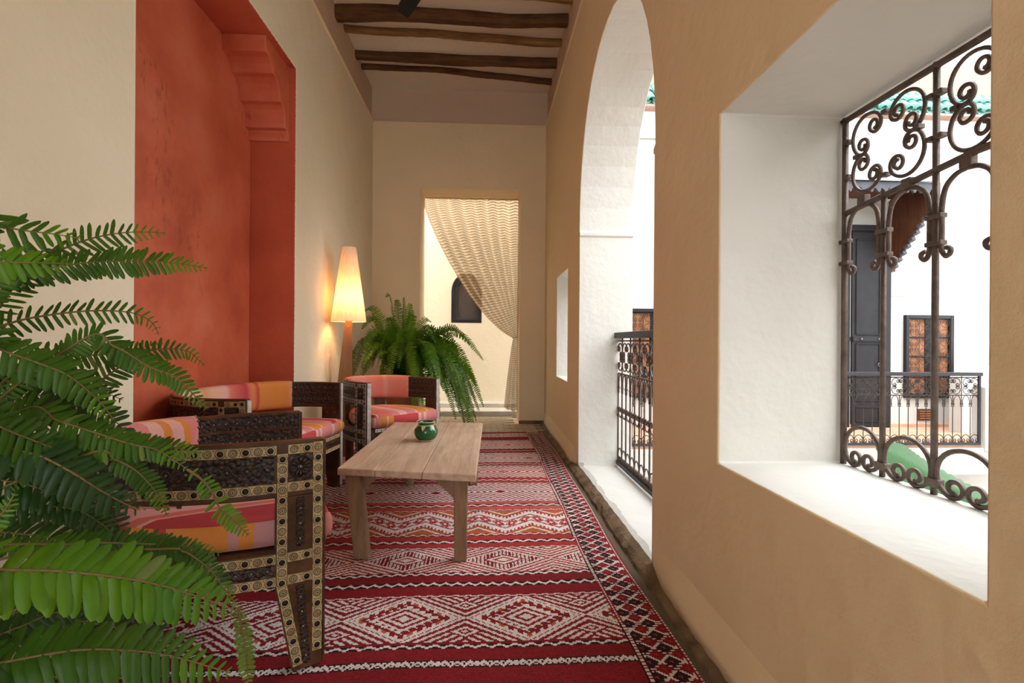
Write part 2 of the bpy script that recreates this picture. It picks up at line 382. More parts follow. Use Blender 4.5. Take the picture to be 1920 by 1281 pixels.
# rounded ledge where walls meet the frieze
tr = MB(); e = .013
for a, b in (((LX+.001, YB, ZC-.004), (LX+.001, BY, ZC-.004)), ((RX-.001, YB, ZC-.004), (RX-.001, BY, ZC-.004)), ((LX, BY-.001, ZC-.004), (RX, BY-.001, ZC-.004))):
    tr.tube([a, b], e, 8)
struct('trim_3', tr, M['wall'])
# rough mud skirting along the right wall and the end wall
sk = MB(); n = 120; ring = []
for i in range(n+1):
    y = -.6+(BY+.6)*i/n; j = lambda s: (RNG.random()-.5)*s
    ring.append([(RX-.060+j(.012), y, .0), (RX-.055+j(.012), y, .014+j(.008)), (RX-.030+j(.012), y, .030+j(.008)), (RX+.006, y, .042+j(.008)), (RX+.006, y, 0)])
sk.add([p for r in ring for p in r], [(i*5+k, i*5+(k+1) % 5, (i+1)*5+(k+1) % 5, (i+1)*5+k) for i in range(n) for k in range(5)])
struct('baseboard_right', sk, M['skirt'])
sk = MB(); sk.box((.585, BY-.012, .02), (.32, .04, .045)); sk.box((-1.06, BY-.012, .02), (.56, .04, .045)); struct('baseboard_back', sk, M['skirt'], .008)

# plaster foot swelling out at the base of the right wall
ft = MB()
for ya, yb in ((-.45, 2.17), (3.985, BY)):
    v = []; n = 30
    for i in range(n+1):
        y = ya+(yb-ya)*i/n; e_ = min(1, min(i, n-i)/2+.15); q = 1+.15*math.sin(y*5)
        v += [(RX+.01, y, .02), (RX-.030*e_*q, y, .026), (RX-.024*e_*q, y, .06), (RX-.010*e_, y, .12), (RX+.01, y, .19)]
    ft.add(v, [(i*5+k, i*5+k+1, (i+1)*5+k+1, (i+1)*5+k) for i in range(n) for k in range(4)])
o_ = struct('trim_6', ft, M['wall']); o_.data.polygons.foreach_set('use_smooth', [True]*len(o_.data.polygons))
# floor tiles that show beyond the rug
tdat = MB().box((0, 0, 0), (.142, .092, .012)).data('tile', M['tile'])
floor = bpy.data.objects['floor']
for r in range(12):
    y = 5.62+r*.097
    for c in range(11):
        x = -.80+c*.147+(.073 if r % 2 else 0)
        if y > BY and not (-.70 < x < .35): continue
        if x > .60: continue
        o = link('tile', tdat, floor); o.location = (x, y, .002+random.uniform(-.001, .001)); o.rotation_euler = (random.uniform(-.006, .006), random.uniform(-.006, .006), 0)

# passage beyond the curtain
FY = 7.65
struct('floor_passage', MB().box((-.45, 7.15, -.1), (3.2, 1.0, .198)), M['grout'])
st = MB().box((-.4, 7.22, .02), (2.8, .50, .06)).box((-.4, 7.50, .05), (2.8, .32, .12)); struct('floor_step', st, M['stone_step'], .008)
slab('wall_passage', rect(-2.1, 1.2, -.1, 3.4), [[(-.49, 1.275), (-.045, 1.275), (-.045, 1.74)]+[(-.2675+.2225*math.cos(t), 1.74+.27*math.sin(t)) for t in np.linspace(.15, PI-.15, 12)]+[(-.49, 1.74)]],
     lambda a, b, d: (a, d, b), FY, FY+.2, M['passage'], .006)
struct('wall_passage_end', MB().box((-2.0, 7.1, 1.6), (.1, 1.2, 3.4)), M['white'])
t = thing('arched_window', 'small dark arched wooden window behind the tied curtain', 'window', (-.2675, FY+.05, 1.275))
def arch_ring(hw, h, zs, th, y0, y1, mb):
    out = [(-hw, 0), (hw, 0)]+[(hw*math.cos(a), zs+(h-zs)*math.sin(a)) for a in np.linspace(0, PI, 14)]
    inn = [(x*(hw-th)/hw, th+z*(h-2*th)/h) for x, z in out]; m = len(out)
    v = [(x, y, z) for y in (y0, y1) for x, z in out]+[(x, y, z) for y in (y0, y1) for x, z in inn]
    f = []
    for i in range(m):
        j = (i+1) % m
        f += [(i, j, m+j, m+i), (2*m+i, 3*m+i, 3*m+j, 2*m+j), (i, 2*m+i, 2*m+j, j), (m+i, m+j, 3*m+j, 3*m+i)]
    mb.add(v, f); return mb
arch_ring(.2225, .735, .465, .045, -.055, .06, MB()).build('frame', M['blackpaint'], t, bevel=.004)
arch_ring(.178, .645, .42, .03, -.03, .03, MB()).build('inner_frame', M['rail'], t).location.z = .045
mb = MB(); mb.prism([(-.15, .07), (.15, .07)]+[(.15*math.cos(a), .46+.17*math.sin(a)) for a in np.linspace(0, PI, 12)], lambda a, b: (a, .0, b), lambda a, b: (a, .02, b))
mb.build('screen', mat('dark_carved_screen', (.10, .07, .055), .6, (.03, .02, .018), 90, .8, 90), t)
MB().box((0, .10, .36), (.46, .02, .74)).build('back_board', M['blackpaint'], t)

# ------------------------------------------------------------------ ceiling beams
beams = [  # (Y left, Y right, size, material, label)
    (4.44, 4.475, .060, 'beam2', 'light brown ceiling beam cut off by the top edge of the picture'),
    (4.745, 4.715, .107, 'beam', 'thickest dark ceiling beam, nearest one seen along its full length'),
    (5.030, 5.075, .062, 'beam2', 'thin lighter brown ceiling beam between the two thick dark ones'),
    (5.435, 5.485, .086, 'beam', 'thick dark ceiling beam, second from the end wall'),
    (5.690, 5.845, .056, 'beam', 'thin dark ceiling beam closest to the end wall')]
for yl, yr, s, mk, lab in beams:
    mb = MB(); n = 40; ph = [random.uniform(0, 6) for _ in range(6)]; V = []
    for i in range(n+1):
        u = i/n; x = LX-.03+(RX-LX+.06)*u
        bow = .022*math.sin(PI*u*1.3+ph[0])+.012*math.sin(7*u+ph[1])+.006*math.sin(17*u+ph[2]); yc = yl+(yr-yl)*u+bow
        hz = s*(1+.10*math.sin(4*u+ph[2])+.05*math.sin(11*u+ph[3])); hy = s*(1+.08*math.sin(5*u+ph[4])+.05*math.sin(13*u+ph[5]))
        for k in range(10):
            a = 2*PI*k/10+.31; ca, sa = math.cos(a), math.sin(a)
            q = .62/max(abs(ca), abs(sa), .70)*.80
            V.append((x, yc+hy*q*ca+random.uniform(-1, 1)*.0022, ZT-hz*.46+hz*q*sa+random.uniform(-1, 1)*.0022))
    mb.add(V, [(i*10+k, i*10+(k+1) % 10, (i+1)*10+(k+1) % 10, (i+1)*10+k) for i in range(n) for k in range(10)]+[tuple(range(10)), tuple(range(n*10, n*10+10))])
    o = mb.build('ceiling_beam', M[mk], smooth=False); tag(o, lab, 'beam', 'ceiling beams')
# ceiling fan (one blade reaches into the picture)
fan = thing('ceiling_fan', 'black ceiling fan with one blade tip showing below the beams', 'ceiling fan', (-.285, 2.95, 3.20))
MB().lathe([(.012, 0), (.012, .78)], 10).build('rod', M['blackfan'], fan, True)
MB().lathe([(.05, -.06), (.10, -.04), (.11, .03), (.07, .08), (.02, .10)], 20).build('motor', M['blackfan'], fan, True)
MB().lathe([(.06, .83-.02), (.05, .78), (.02, .74)], 16).build('canopy_cap', M['blackfan'], fan, True)
for k in range(3):
    a = math.radians(118)+k*2*PI/3
    poly = [(.14, -.03), (.20, -.050), (.56, -.044), (.60, -.038), (.605, .034), (.56, .044), (.20, .050), (.14, .03)]
    mb = MB(); mb.prism(poly, lambda u, v: (u, v, .35*v+.004), lambda u, v: (u, v, .35*v-.004))
    b = mb.build('blade', M['blackfan'], fan, bevel=.002); b.rotation_euler = (0, 0, a)
    mb = MB().box((.11, 0, 0), (.14, .03, .008)); mb.build('bracket', M['blackfan'], fan).rotation_euler = (0, 0, a)

# ------------------------------------------------------------------ the rug (a fine woven grid, one face per knot)
def make_rug():
    cs = .006
    x0, x1, y0, y1 = -1.28, .645, -.35, 5.575
    nx, ny = int((x1-x0)/cs), int((y1-y0)/cs)
    xs = x0+(np.arange(nx)+.5)*cs; ys = y0+(np.arange(ny)+.5)*cs
    X, Y = np.meshgrid(xs, ys)
    DR, BR, WH, BK, OR, LR = 0, 1, 2, 3, 4, 5
    P = np.full((ny, nx), DR)
    tri = lambda t: 2*np.abs((t % 1)-.5)            # 0..1 triangle wave
    def zig(a, b, period, thick, double=False):
        m = (Y >= a) & (Y < b); v = (Y-a)/(b-a)
        w = .5+.26*(tri(X/period)*2-1)
        P[m] = BK if (b-a) > .03 else DR
        on = np.abs(v-w) < thick
        if double: on |= np.abs(v-(1-w)) < thick*.7
        P[m & on] = WH
        P[m & (v < .10)] = DR; P[m & (v > .90)] = DR
    def band_big(a, b, per=.435, off=-.06):          # large stepped diamonds with hooks
        m = (Y >= a) & (Y < b); v = ((Y-a)/(b-a)-.5)*2; u = ((X-off)/per) % 1; du = np.abs(u-.5)*2
        d = du+np.abs(v)*.92
        q = np.full(P.shape, DR)
        q[(d < .13)] = WH; q[(d >= .13) & (d < .22)] = DR; q[(d >= .22) & (d < .33)] = WH; q[(d >= .33) & (d < .42)] = DR
        hook = ((np.floor((u*per)/.024)+np.floor((Y-a)/.018)) % 2) == 0
        r = (d >= .42) & (d < .62); q[r] = WH; q[r & (d > .50) & hook] = DR
        r = (d >= .62) & (d < .70); q[r] = DR
        r = (d >= .70) & (d < .80); q[r] = np.where(((u*per/.030) % 1 < .55)[r], DR, WH); q[r & ((u*per/.030) % 1 < .55) & ((np.floor(u*per/.030)+np.floor((X-off)/per)) % 3 == 1)] = OR
        q[(d >= .80) & (d < .90)] = WH
        # corner diamonds between
        u2 = np.abs(((X-off)/per+.5) % 1-.5)*2; v2 = 1-np.abs(v); d2 = u2*1.3+np.abs(v2-.42)*1.5
        q[(d >= .90)] = np.where((((d*5.4) % 1) < .48)[(d >= .90)], WH, DR)
        r = (d2 < .40) & (d > .84); q[r] = DR; q[r & (d2 < .30)] = WH; q[r & (d2 < .18)] = DR; q[r & (d2 < .09)] = WH
        P[m] = q[m]
    def band_tassel(a, b, per=.44, off=-.115):
        m = (Y >= a) & (Y < b); v = ((Y-a)/(b-a)-.5)*2; u = ((X-off)/per) % 1; du = np.abs(u-.5)*2; d = du+np.abs(v)*.95
        q = np.full(P.shape, DR)
        q[d < .15] = WH; q[(d >= .15) & (d < .24)] = BR; q[(d >= .24) & (d < .36)] = WH
        r = (d >= .42) & (d < .50); q[r] = BR
        comb = ((u*per)/.017 % 1) < .55
        r = (d >= .42) & (d < .80); q[r] = np.where((comb & (((d*9) % 1) < .8))[r], WH, DR)
        r = d >= .80; q[r] = np.where((((d*5.0) % 1) < .50)[r], WH, BR)
        P[m] = q[m]
    def band_chevron(a, b, per=.29, off=-.02):
        m = (Y >= a) & (Y < b); v = (Y-a)/(b-a); w = tri((X-off)/per)
        c = v-(.5+.17*(w*2-1)); q = np.full(P.shape, BR)
        q[np.abs(c) < .27] = WH
        q[(np.abs(np.abs(c)-.135) < .022)] = BR
        cell = ((X-off)/per*4) % 1; d = np.abs(cell-.5)*1.5+np.abs(c)*4.6
        q[(np.abs(c) < .11) & (d > .55)] = np.where((np.abs(c) < .11) & (d > .75), WH, BR)[(np.abs(c) < .11) & (d > .55)]
        q[(np.abs(c) < .11) & (d < .22)] = WH; q[(np.abs(c) < .11) & (d >= .22) & (d < .52)] = BR
        r = (np.abs(c) >= .27) & (np.abs(c) < .34); q[r] = np.where((((X/.020) % 1) < .5)[r], WH, BR)
        r = np.abs(c) >= .36; q[r] = OR
        r = (np.abs(c) >= .42) & (np.abs(c) < .47); q[r] = WH
        P[m] = q[m]
    def band_fine(a, b, per, off, f, base=DR, orange=True):
        m = (Y >= a) & (Y < b); v = ((Y-a)/(b-a)-.5)*2; u = ((X-off)/per) % 1; d = np.abs(u-.5)*2+np.abs(v)
        q = np.where(((d*f) % 1) < .49, WH, base)
        if orange: q[(((d*f) % 1) > .62) & ((np.floor(d*f) % 3) == 1) & (((u*per)/.03 % 1) < .5)] = OR
        q[d < .10] = base
        P[m] = q[m]
    def plain(a, b, c): P[(Y >= a) & (Y < b)] = c
    zig(.25, .28, .05, .2); band_big(.35, .66); zig(.70, .73, .05, .2); zig(.86, .895, .06, .2); band_tassel(.93, 1.2); zig(1.24, 1.265, .05, .2); zig(1.40, 1.425, .05, .22)
    zig(1.549, 1.590, .040, .17, True); zig(1.645, 1.676, .052, .17)
    band_big(1.684, 1.978); zig(1.980, 1.998, .05, .22); zig(2.066, 2.105, .048, .19); zig(2.160, 2.193, .05, .2)
    band_tassel(2.196, 2.440); zig(2.441, 2.458, .05, .22)
    plain(2.458, 2.622, BR); zig(2.506, 2.549, .06, .2); zig(2.604, 2.634, .05, .18)
    band_chevron(2.634, 2.984); zig(2.982, 3.004, .05, .2); plain(3.004, 3.155, LR); zig(3.062, 3.104, .07, .2); zig(3.150, 3.168, .05, .2)
    band_fine(3.168, 3.545, .42, -.10, 5.0); zig(3.545, 3.572, .05, .2); plain(3.572, 3.715, BR); zig(3.622, 3.660, .06, .2)
    band_fine(3.715, 4.032, .30, 0, 3.2, BR); zig(4.032, 4.066, .05, .25); plain(4.066, 4.176, BR); zig(4.10, 4.14, .06, .2)
    band_fine(4.176, 4.496, .50, .12, 4.4); zig(4.50, 4.54, .05, .25); plain(4.54, 4.674, DR); zig(4.60, 4.635, .06, .2)
    band_fine(4.700, 5.070, .36, .05, 4.0, BR); zig(5.075, 5.12, .05, .25); plain(5.12, 5.27, DR)
    band_fine(5.29, 5.50, .3, 0, 3.5, DR, False); plain(5.51, 5.58, DR)
    # side border
    bx = .470+.012*np.sin(Y*1.1+.4); B = X >= bx; e = (X-bx)/(x1-bx)
    q = np.full(P.shape, BK); l1 = ((X+Y*1.0)/.072) % 1; l2 = ((X-Y*1.0)/.072) % 1
    dash = ((Y/.013) % 1) < .72
    q[(np.floor((X+Y)/.072)+np.floor((X-Y)/.072)) % 2 == 0] = DR
    q[((l1 < .17) | (l2 < .17)) & dash] = WH
    in1 = (np.abs(l1-.58) < .10) & (np.abs(l2-.58) < .10); q[in1] = BR
    for lo, hi in ((0, .12), (.90, 1.01)):
        r = (e >= lo) & (e < hi); k = (e-lo)/(hi-lo)
        q[r] = DR; q[r & (np.abs(k-.5) < .22) & (((Y/.016) % 1) < .6)] = WH; q[r & (np.abs(k-.5) > .38)] = BK
    P[B] = q[B]
    pal = np.array([(.22, .016, .020), (.36, .040, .036), (.70, .60, .56), (.030, .014, .014), (.42, .11, .035), (.46, .085, .065)])
    C = pal[P]*(1+RNG.normal(0, .10, P.shape))[..., None]
    C *= (.93+.10*(((Y/cs).astype(int)) % 2))[..., None]
    C = np.clip(C, 0, 1)
    gx = x0+np.arange(nx+1)*cs; gy = y0+np.arange(ny+1)*cs
    GX, GY = np.meshgrid(gx, gy)
    GX2 = GX+(GX-x0)/(x1-x0)*(.010*np.sin(GY*1.9)+.006*np.sin(GY*4.3+1))
    GY2 = GY+.010*np.sin(GX*2.2+.8)+.004*np.sin(GX*7+GY*2)
    GZ = .011+.0016*np.sin(GX*9+GY*3)*np.sin(GY*5)
    co = np.stack([GX2, GY2, GZ], -1).reshape(-1, 3)
    i = np.arange(ny)[:, None]*(nx+1)+np.arange(nx)[None]
    quads = np.stack([i, i+1, i+nx+2, i+nx+1], -1).reshape(-1, 4)
    me = bpy.data.meshes.new('rug')
    me.vertices.add(len(co)); me.vertices.foreach_set('co', co.ravel())
    me.loops.add(quads.size); me.loops.foreach_set('vertex_index', quads.ravel().astype(np.int32))
    me.polygons.add(len(quads)); me.polygons.foreach_set('loop_start', (np.arange(len(quads))*4).astype(np.int32))
    me.update(); me.validate()
    at_ = me.attributes.new('weave', 'FLOAT_COLOR', 'CORNER')
    cc = np.ones((len(quads), 4, 4), np.float32); cc[:, :, :3] = C.reshape(-1, 1, 3); at_.data.foreach_set('color', cc.ravel())
    me.materials.append(M['rug'])
    root = thing('rug', 'long red and white woven rug with diamond bands covering the gallery floor', 'rug', (0, 0, 0))
    link('woven_field', me, root)
    MB().box(((x0+x1)/2, (y0+y1)/2, .005), (x1-x0-.02, y1-y0-.02, .008)).build('backing', mat('rug_back', (.2, .02, .02), .9), root)
    fr_ = MB()
    for k in range(150):
        x = x0+(x1-x0)*(k+.5)/150; yy = y1+.010*math.sin(x*2.2+.8)
        fr_.tube([(x, yy-.004, .010), (x+random.uniform(-.006, .006), yy+.018, .006), (x+random.uniform(-.012, .012), yy+.035, .003)], .0018, 3)
    tag(fr_.build('fringe', mat('rug_fringe', (.30, .04, .03), .9), root), kind='stuff')
make_rug()

# ------------------------------------------------------------------ coffee table
tb = thing('coffee_table', 'low weathered wooden coffee table with a plank top on the rug', 'table', (-.34, 2.95, .0))
FL, FR, BR_, BL = Vector((-.663, 2.361, 0)), Vector((-.031, 2.224, 0)), Vector((-.007, 3.650, 0)), Vector((-.633, 3.690, 0))
org = Vector((-.34, 2.95, 0)); z0, z1 = .388, .420
for k, (u0, u1) in enumerate(((0, .28), (.28, .62), (.62, 1))):
    g = .0012
    a, b, c, d = FL.lerp(FR, u0+g), FL.lerp(FR, u1-g), BL.lerp(BR_, u1-g), BL.lerp(BR_, u0+g)
    q = [p-org for p in (a, b, c, d)]
    mb = MB().hexa([Vector((p.x, p.y, z0)) for p in q], [Vector((p.x, p.y, z1-.0008*(k % 2))) for p in q]); mb.build('plank', M['tablewood'], tb, bevel=.0045, segs=2)
def leg(bx, by, tx, ty, s0=.030, s1=.027):
    mb = MB(); mb.hexa([Vector((bx-org.x+i*s1, by-org.y+j*s1, .0138)) for i, j in ((-1, -1), (1, -1), (1, 1), (-1, 1))], [Vector((tx-org.x+i*s0, ty-org.y+j*s0, z0)) for i, j in ((-1, -1), (1, -1), (1, 1), (-1, 1))])
    mb.build('leg', M['tableleg'], tb, bevel=.005)
leg(-.545, 2.365, -.600, 2.415, .036, .032); leg(-.100, 2.325, -.100, 2.300, .031, .028); leg(-.505, 3.56, -.530, 3.58); leg(-.066, 3.545, -.066, 3.55)
for (x0, y0, x1_, y1_) in ((-.575, 2.41, -.46, 2.43), (-.125, 2.31, -.235, 2.335), (-.50, 3.58, -.40, 3.57), (-.09, 3.55, -.19, 3.56)):
    a, b = Vector((x0, y0, 0))-org, Vector((x1_, y1_, 0))-org; n = Vector((0, 1, 0))*.012
    prof = [(0, .27), (.10, .30), (1, z0), (0, z0)]
    mb = MB(); mb.prism(prof, lambda u, z: a.lerp(b, u)+Vector((0, -.012, z)), lambda u, z: a.lerp(b, u)+Vector((0, .012, z)))
    mb.build('corner_brace', M['tableleg'], tb, bevel=.002)
for x0, y0, x1_, y1_ in ((-.575, 2.45, -.535, 3.56), (-.085, 2.36, -.075, 3.52)):
    mb = MB(); a, b = Vector((x0, y0, 0))-org, Vector((x1_, y1_, 0))-org
    mb.hexa([Vector((p.x+i, p.y, .345)) for p, i in ((a, -.01), (a, .01), (b, .01), (b, -.01))], [Vector((p.x+i, p.y, z0)) for p, i in ((a, -.01), (a, .01), (b, .01), (b, -.01))]); mb.build('rail', M['tableleg'], tb)

# green glazed pot
gp = thing('pot', 'round green glazed pot with cream triangles round its neck on the table', 'pot', (-.335, 3.005, .4205))
MB().lathe([(.030, .004), (.046, .006), (.060, .022), (.069, .044), (.067, .064), (.056, .083), (.045, .090), (.043, .098), (.049, .108), (.053, .112), (.047, .111), (.040, .100), (.042, .088), (.050, .070), (.050, .04), (.02, .02)], 36).build('body', M['greenglaze'], gp, True)
MB().lathe([(.036, .0), (.044, .001), (.045, .006), (.038, .008)], 32).build('foot_ring', M['creamglaze'], gp, True)
MB().tube([(.0535*math.cos(a), .0535*math.sin(a), .1105) for a in np.linspace(0, 2*PI, 37)[:-1]], .0024, 6, True).build('rim', M['creamglaze'], gp, True)
MB().tube([(.0465*math.cos(a), .0465*math.sin(a), .091) for a in np.linspace(0, 2*PI, 37)[:-1]], .0028, 6, True).build('neck_band', M['creamglaze'], gp, True)
for k in range(6):
    a0 = k*2*PI/6-1.75; mb = MB()
    def sp(t, z): 
        r = np.interp(z, [.022, .044, .064, .083, .090], [.060, .069, .067, .056, .0465])+.0012
        return (r*math.cos(a0+t), r*math.sin(a0+t), z)
    v, f = [], []
    for i in range(6):
        z = .0905-.026*i/5; hw = .26*(1-i/5)+.01
        v += [sp(-hw, z), sp(0, z), sp(hw, z)]
    for i in range(5): f += [(i*3, i*3+1, i*3+4, i*3+3), (i*3+1, i*3+2, i*3+5, i*3+4)]
    mb.add(v, f).build('painted_triangle', M['creamglaze'], gp, True)

# ------------------------------------------------------------------ floor lamp
lp = thing('floor_lamp', 'lit floor lamp with tall tapered cream shade on a wooden post', 'lamp', (-1.165, 4.47, .0138))
mb = MB(); mb.hexa([Vector(p) for p in ((-.150, -.045, .012), (.033, -.045, .012), (.033, .045, .012), (-.150, .045, .012))], [Vector(p) for p in ((-.024, -.022, 1.16), (.026, -.022, 1.16), (.026, .022, 1.16), (-.024, .022, 1.16))])
mb.build('post', M['lampwood'], lp, bevel=.004)
MB().box((-.058, 0, .006), (.19, .10, .012)).build('base', M['lampwood'], lp, bevel=.003)
MB().lathe([(.147, 1.148), (.059, 1.785)], 48, cap=False).build('shade', M['shade'], lp, True)
MB().tube([(.147*math.cos(a), .147*math.sin(a), 1.148) for a in np.linspace(0, 2*PI, 49)[:-1]], .0025, 5, True).build('lower_rim', M['shade'], lp, True)
MB().tube([(.059*math.cos(a), .059*math.sin(a), 1.785) for a in np.linspace(0, 2*PI, 49)[:-1]], .002, 5, True).build('upper_rim', M['shade'], lp, True)
MB().lathe([(.012, 1.16), (.014, 1.23)], 12).build('socket', M['blackfan'], lp)
em, N, L, b = new_mat('bulb_glow'); b.inputs['Emission Color'].default_value = (1, .66, .30, 1); b.inputs['Emission Strength'].default_value = 3; b.inputs['Base Color'].default_value = (1, .8, .5, 1)
bl = MB().sphere((0, 0, 1.27), .03, 14, 10).build('bulb', em, lp, True)
ld = bpy.data.lights.new('lamp_light', 'POINT'); ld.energy = 1.6; ld.color = (1, .60, .26); ld.shadow_soft_size = .03
lo = bpy.data.objects.new('lamp_light', ld); COL.objects.link(lo); lo.parent = lp; lo.location = (0, 0, 1.345)
for s in (-1, 1): MB().tube([(0, .0, 1.235), (s*.05, 0, 1.22), (s*.135, 0, 1.165)], .0022, 5).build('shade_spoke', M['stud'], lp)
MB().sphere((.006, -.032, 1.105), .004, 8, 5).build('pin', M['bone'], lp, True)
cpts = catmull([(-1.10, 4.40, .018), (-1.02, 4.15, .018), (-.985, 3.85, .018), (-.94, 3.66, .018), (-.885, 3.52, .018), (-.84, 3.40, .018)], 8)
tag(MB().tube(cpts, .004, 6).build('lamp_cord', M['cable'], smooth=True), 'thin dark lamp cord lying on the rug beside the sofa', 'cord')

# ------------------------------------------------------------------ carved tub seats
class Tub:
    """plan curve of arms and back; s runs from the front of the -y arm round the back to the front of the +y arm"""
    def __init__(s, w, d, nexp, flare=.05, n=120):
        pts = []
        for i in range(n+1):
            t = PI*i/n; c, sn = math.cos(t), math.sin(t)
            x = -d*abs(sn)**(2/nexp); y = -w*math.copysign(abs(c)**(2/nexp), c)
            k = 1-flare*max(0, 1+x/(d*.55))**2
            pts.append(Vector((x, y*k, 0)))
        L = [0]
        for a, b in zip(pts, pts[1:]): L.append(L[-1]+(b-a).length)
        s.pts, s.L, s.len = pts, L, L[-1]
    def frame(s, u):
        L = s.L; u = max(0, min(s.len, u)); i = int(np.searchsorted(L, u)); i = max(1, min(len(L)-1, i))
        t = (u-L[i-1])/max(1e-9, L[i]-L[i-1]); p = s.pts[i-1].lerp(s.pts[i], t)
        g = 3; tg = (s.pts[min(len(s.pts)-1, i+g)]-s.pts[max(0, i-1-g)]).normalized()
        return p, tg, Vector((-tg.y, tg.x, 0))
    def P(s, u, z, off): 
        p, t, n = s.frame(u); return Vector((p.x+n.x*off, p.y+n.y*off, z))
    def band(s, u0, u1, z0, z1, o0, o1, n=40, mb=None):
        """solid strip between s-values; o0/o1 the inner and outer offsets"""
        mb = mb or MB(); v = []
        for i in range(n+1):
            u = u0+(u1-u0)*i/n
            za, zb = (z0(u) if callable(z0) else z0), (z1(u) if callable(z1) else z1)
            v += [s.P(u, za, o0), s.P(u, za, o1), s.P(u, zb, o1), s.P(u, zb, o0)]
        f = [(i*4+k, i*4+(k+1) % 4, (i+1)*4+(k+1) % 4, (i+1)*4+k) for i in range(n) for k in range(4)]+[(0, 1, 2, 3), (n*4+3, n*4+2, n*4+1, n*4)]
        return mb.add(v, f)
TH = .040
ringdat = {}
def disc_meshes(bone):
    """two shared ornaments, lying in local xy with +z outward: a hollow stud and a ringed bone disc"""
    if bone.name in ringdat: return ringdat[bone.name]
    a = MB(); n = 12
    a.lathe([(.0122, 0), (.0122, .0012), (.0100, .0024), (.0085, .0010)], n, cap=False)
    a = a.data('inlay_stud', bone, True)
    b2 = MB(); b2.lathe([(.0136, .0003), (.0136, .0009), (.0124, .0009), (.0124, .0003)], n, cap=False); b2.lathe([(.0088, .0004), (.0088, .0012), (.003, .0016), (.001, .0016)], n); b2 = b2.data('inlay_pit', M['dark'], True)
    c = MB(); c.lathe([(.0116, .0006), (.0116, .0010), (.0096, .0010), (.0096, .0006)], n, cap=False); c.lathe([(.0072, .0006), (.0072, .0011), (.0056, .0011), (.0056, .0006)], n, cap=False); c.lathe([(.0022, .0006), (.0022, .0012), (.0001, .0012)], n)
    c = c.data('inlay_rings', M['dark'], False)
    ringdat[bone.name] = (a, b2, c); return ringdat[bone.name]
def mesh_into(mb, me, mtx):
    mb.add([mtx @ v.co for v in me.vertices], [tuple(p.vertices) for p in me.polygons])
def orient(t, u, n, p):
    return Matrix(((t.x, u.x, n.x, p.x), (t.y, u.y, n.y, p.y), (t.z, u.z, n.z, p.z), (0, 0, 0, 1)))
def inlay_line(tub, pts, root, off, bone, wd, pitch, single, acc):
    """a bone strip along (s,z) points on the outer face, with alternating studs and ringed discs"""
    mb = MB(); V = []; m = len(pts); PP = []
    dense = []
    for (a, b) in zip(pts, pts[1:]):
        k = max(2, int(abs(b[0]-a[0])/.02)+1)
        dense += [(a[0]+(b[0]-a[0])*i/k, a[1]+(b[1]-a[1])*i/k) for i in range(k)]
    dense.append(pts[-1])
    for i, (u, z) in enumerate(dense):
        j0, j1 = max(0, i-1), min(len(dense)-1, i+1); du, dz = dense[j1][0]-dense[j0][0], dense[j1][1]-dense[j0][1]
        l = math.hypot(du, dz); nx, nz = -dz/l*wd/2, du/l*wd/2
        V += [tub.P(u-nx, z-nz, off), tub.P(u-nx, z-nz, off+.002), tub.P(u+nx, z+nz, off+.002), tub.P(u+nx, z+nz, off)]
    n = len(dense)-1
    mb.add(V, [(i*4+k, i*4+(k+1) % 4, (i+1)*4+(k+1) % 4, (i+1)*4+k) for i in range(n) for k in range(4)]+[(0, 1, 2, 3), (n*4+3, n*4+2, n*4+1, n*4)])
    mb.build('bone_strip', bone, root)
    # ornaments at equal pitch
    ln = [0]
    for a, b in zip(dense, dense[1:]): ln.append(ln[-1]+math.hypot(b[0]-a[0], b[1]-a[1]))
    cnt = max(1, int((ln[-1]-pitch*.4)/pitch)); da, db, dc = disc_meshes(bone)
    k_ = wd/.0268
    for i in range(cnt+1):
        q = pitch*.5+(ln[-1]-pitch)*i/max(1, cnt); u = float(np.interp(q, ln, [p[0] for p in dense])); z = float(np.interp(q, ln, [p[1] for p in dense]))
        p, t, nn = tub.frame(u); P0 = tub.P(u, z, off+.002); mx = orient(t, Vector((0, 0, 1)), nn, P0) @ Matrix.Scale(k_, 4)
        if i % 2 == 0:
            if single:
                o = link('inlay_stud', da, root); o.matrix_basis = mx; o2 = link('pit', db, o)
            else: mesh_into(acc[0], da, mx); mesh_into(acc[1], db, mx)
        else:
            if single: o = link('inlay_rings', dc, root); o.matrix_basis = mx
            else: mesh_into(acc[1], dc, mx)
        # tiny dot pairs between ornaments
        if i < cnt:
            q2 = q+(ln[-1]-pitch)/max(1, cnt)/2; u2 = float(np.interp(q2, ln, [p[0] for p in dense])); z2 = float(np.interp(q2, ln, [p[1] for p in dense]))
            hor = abs(dense[-1][0]-dense[0][0]) > abs(dense[-1][1]-dense[0][1])
            for sg in (-1, 1):
                uu, zz = (u2, z2+sg*wd*.32) if hor else (u2+sg*wd*.32, z2)
                p, t, nn = tub.frame(uu); acc[1].lathe([(.0019, 0), (.0019, .0005)], 5, (0, 0, 0)) if False else acc[1].add([tub.P(uu+a_*.0019, zz+b_*.0019, off+.0027) for a_, b_ in ((-1, 0), (0, -1), (1, 0), (0, 1))], [(0, 1, 2, 3)])
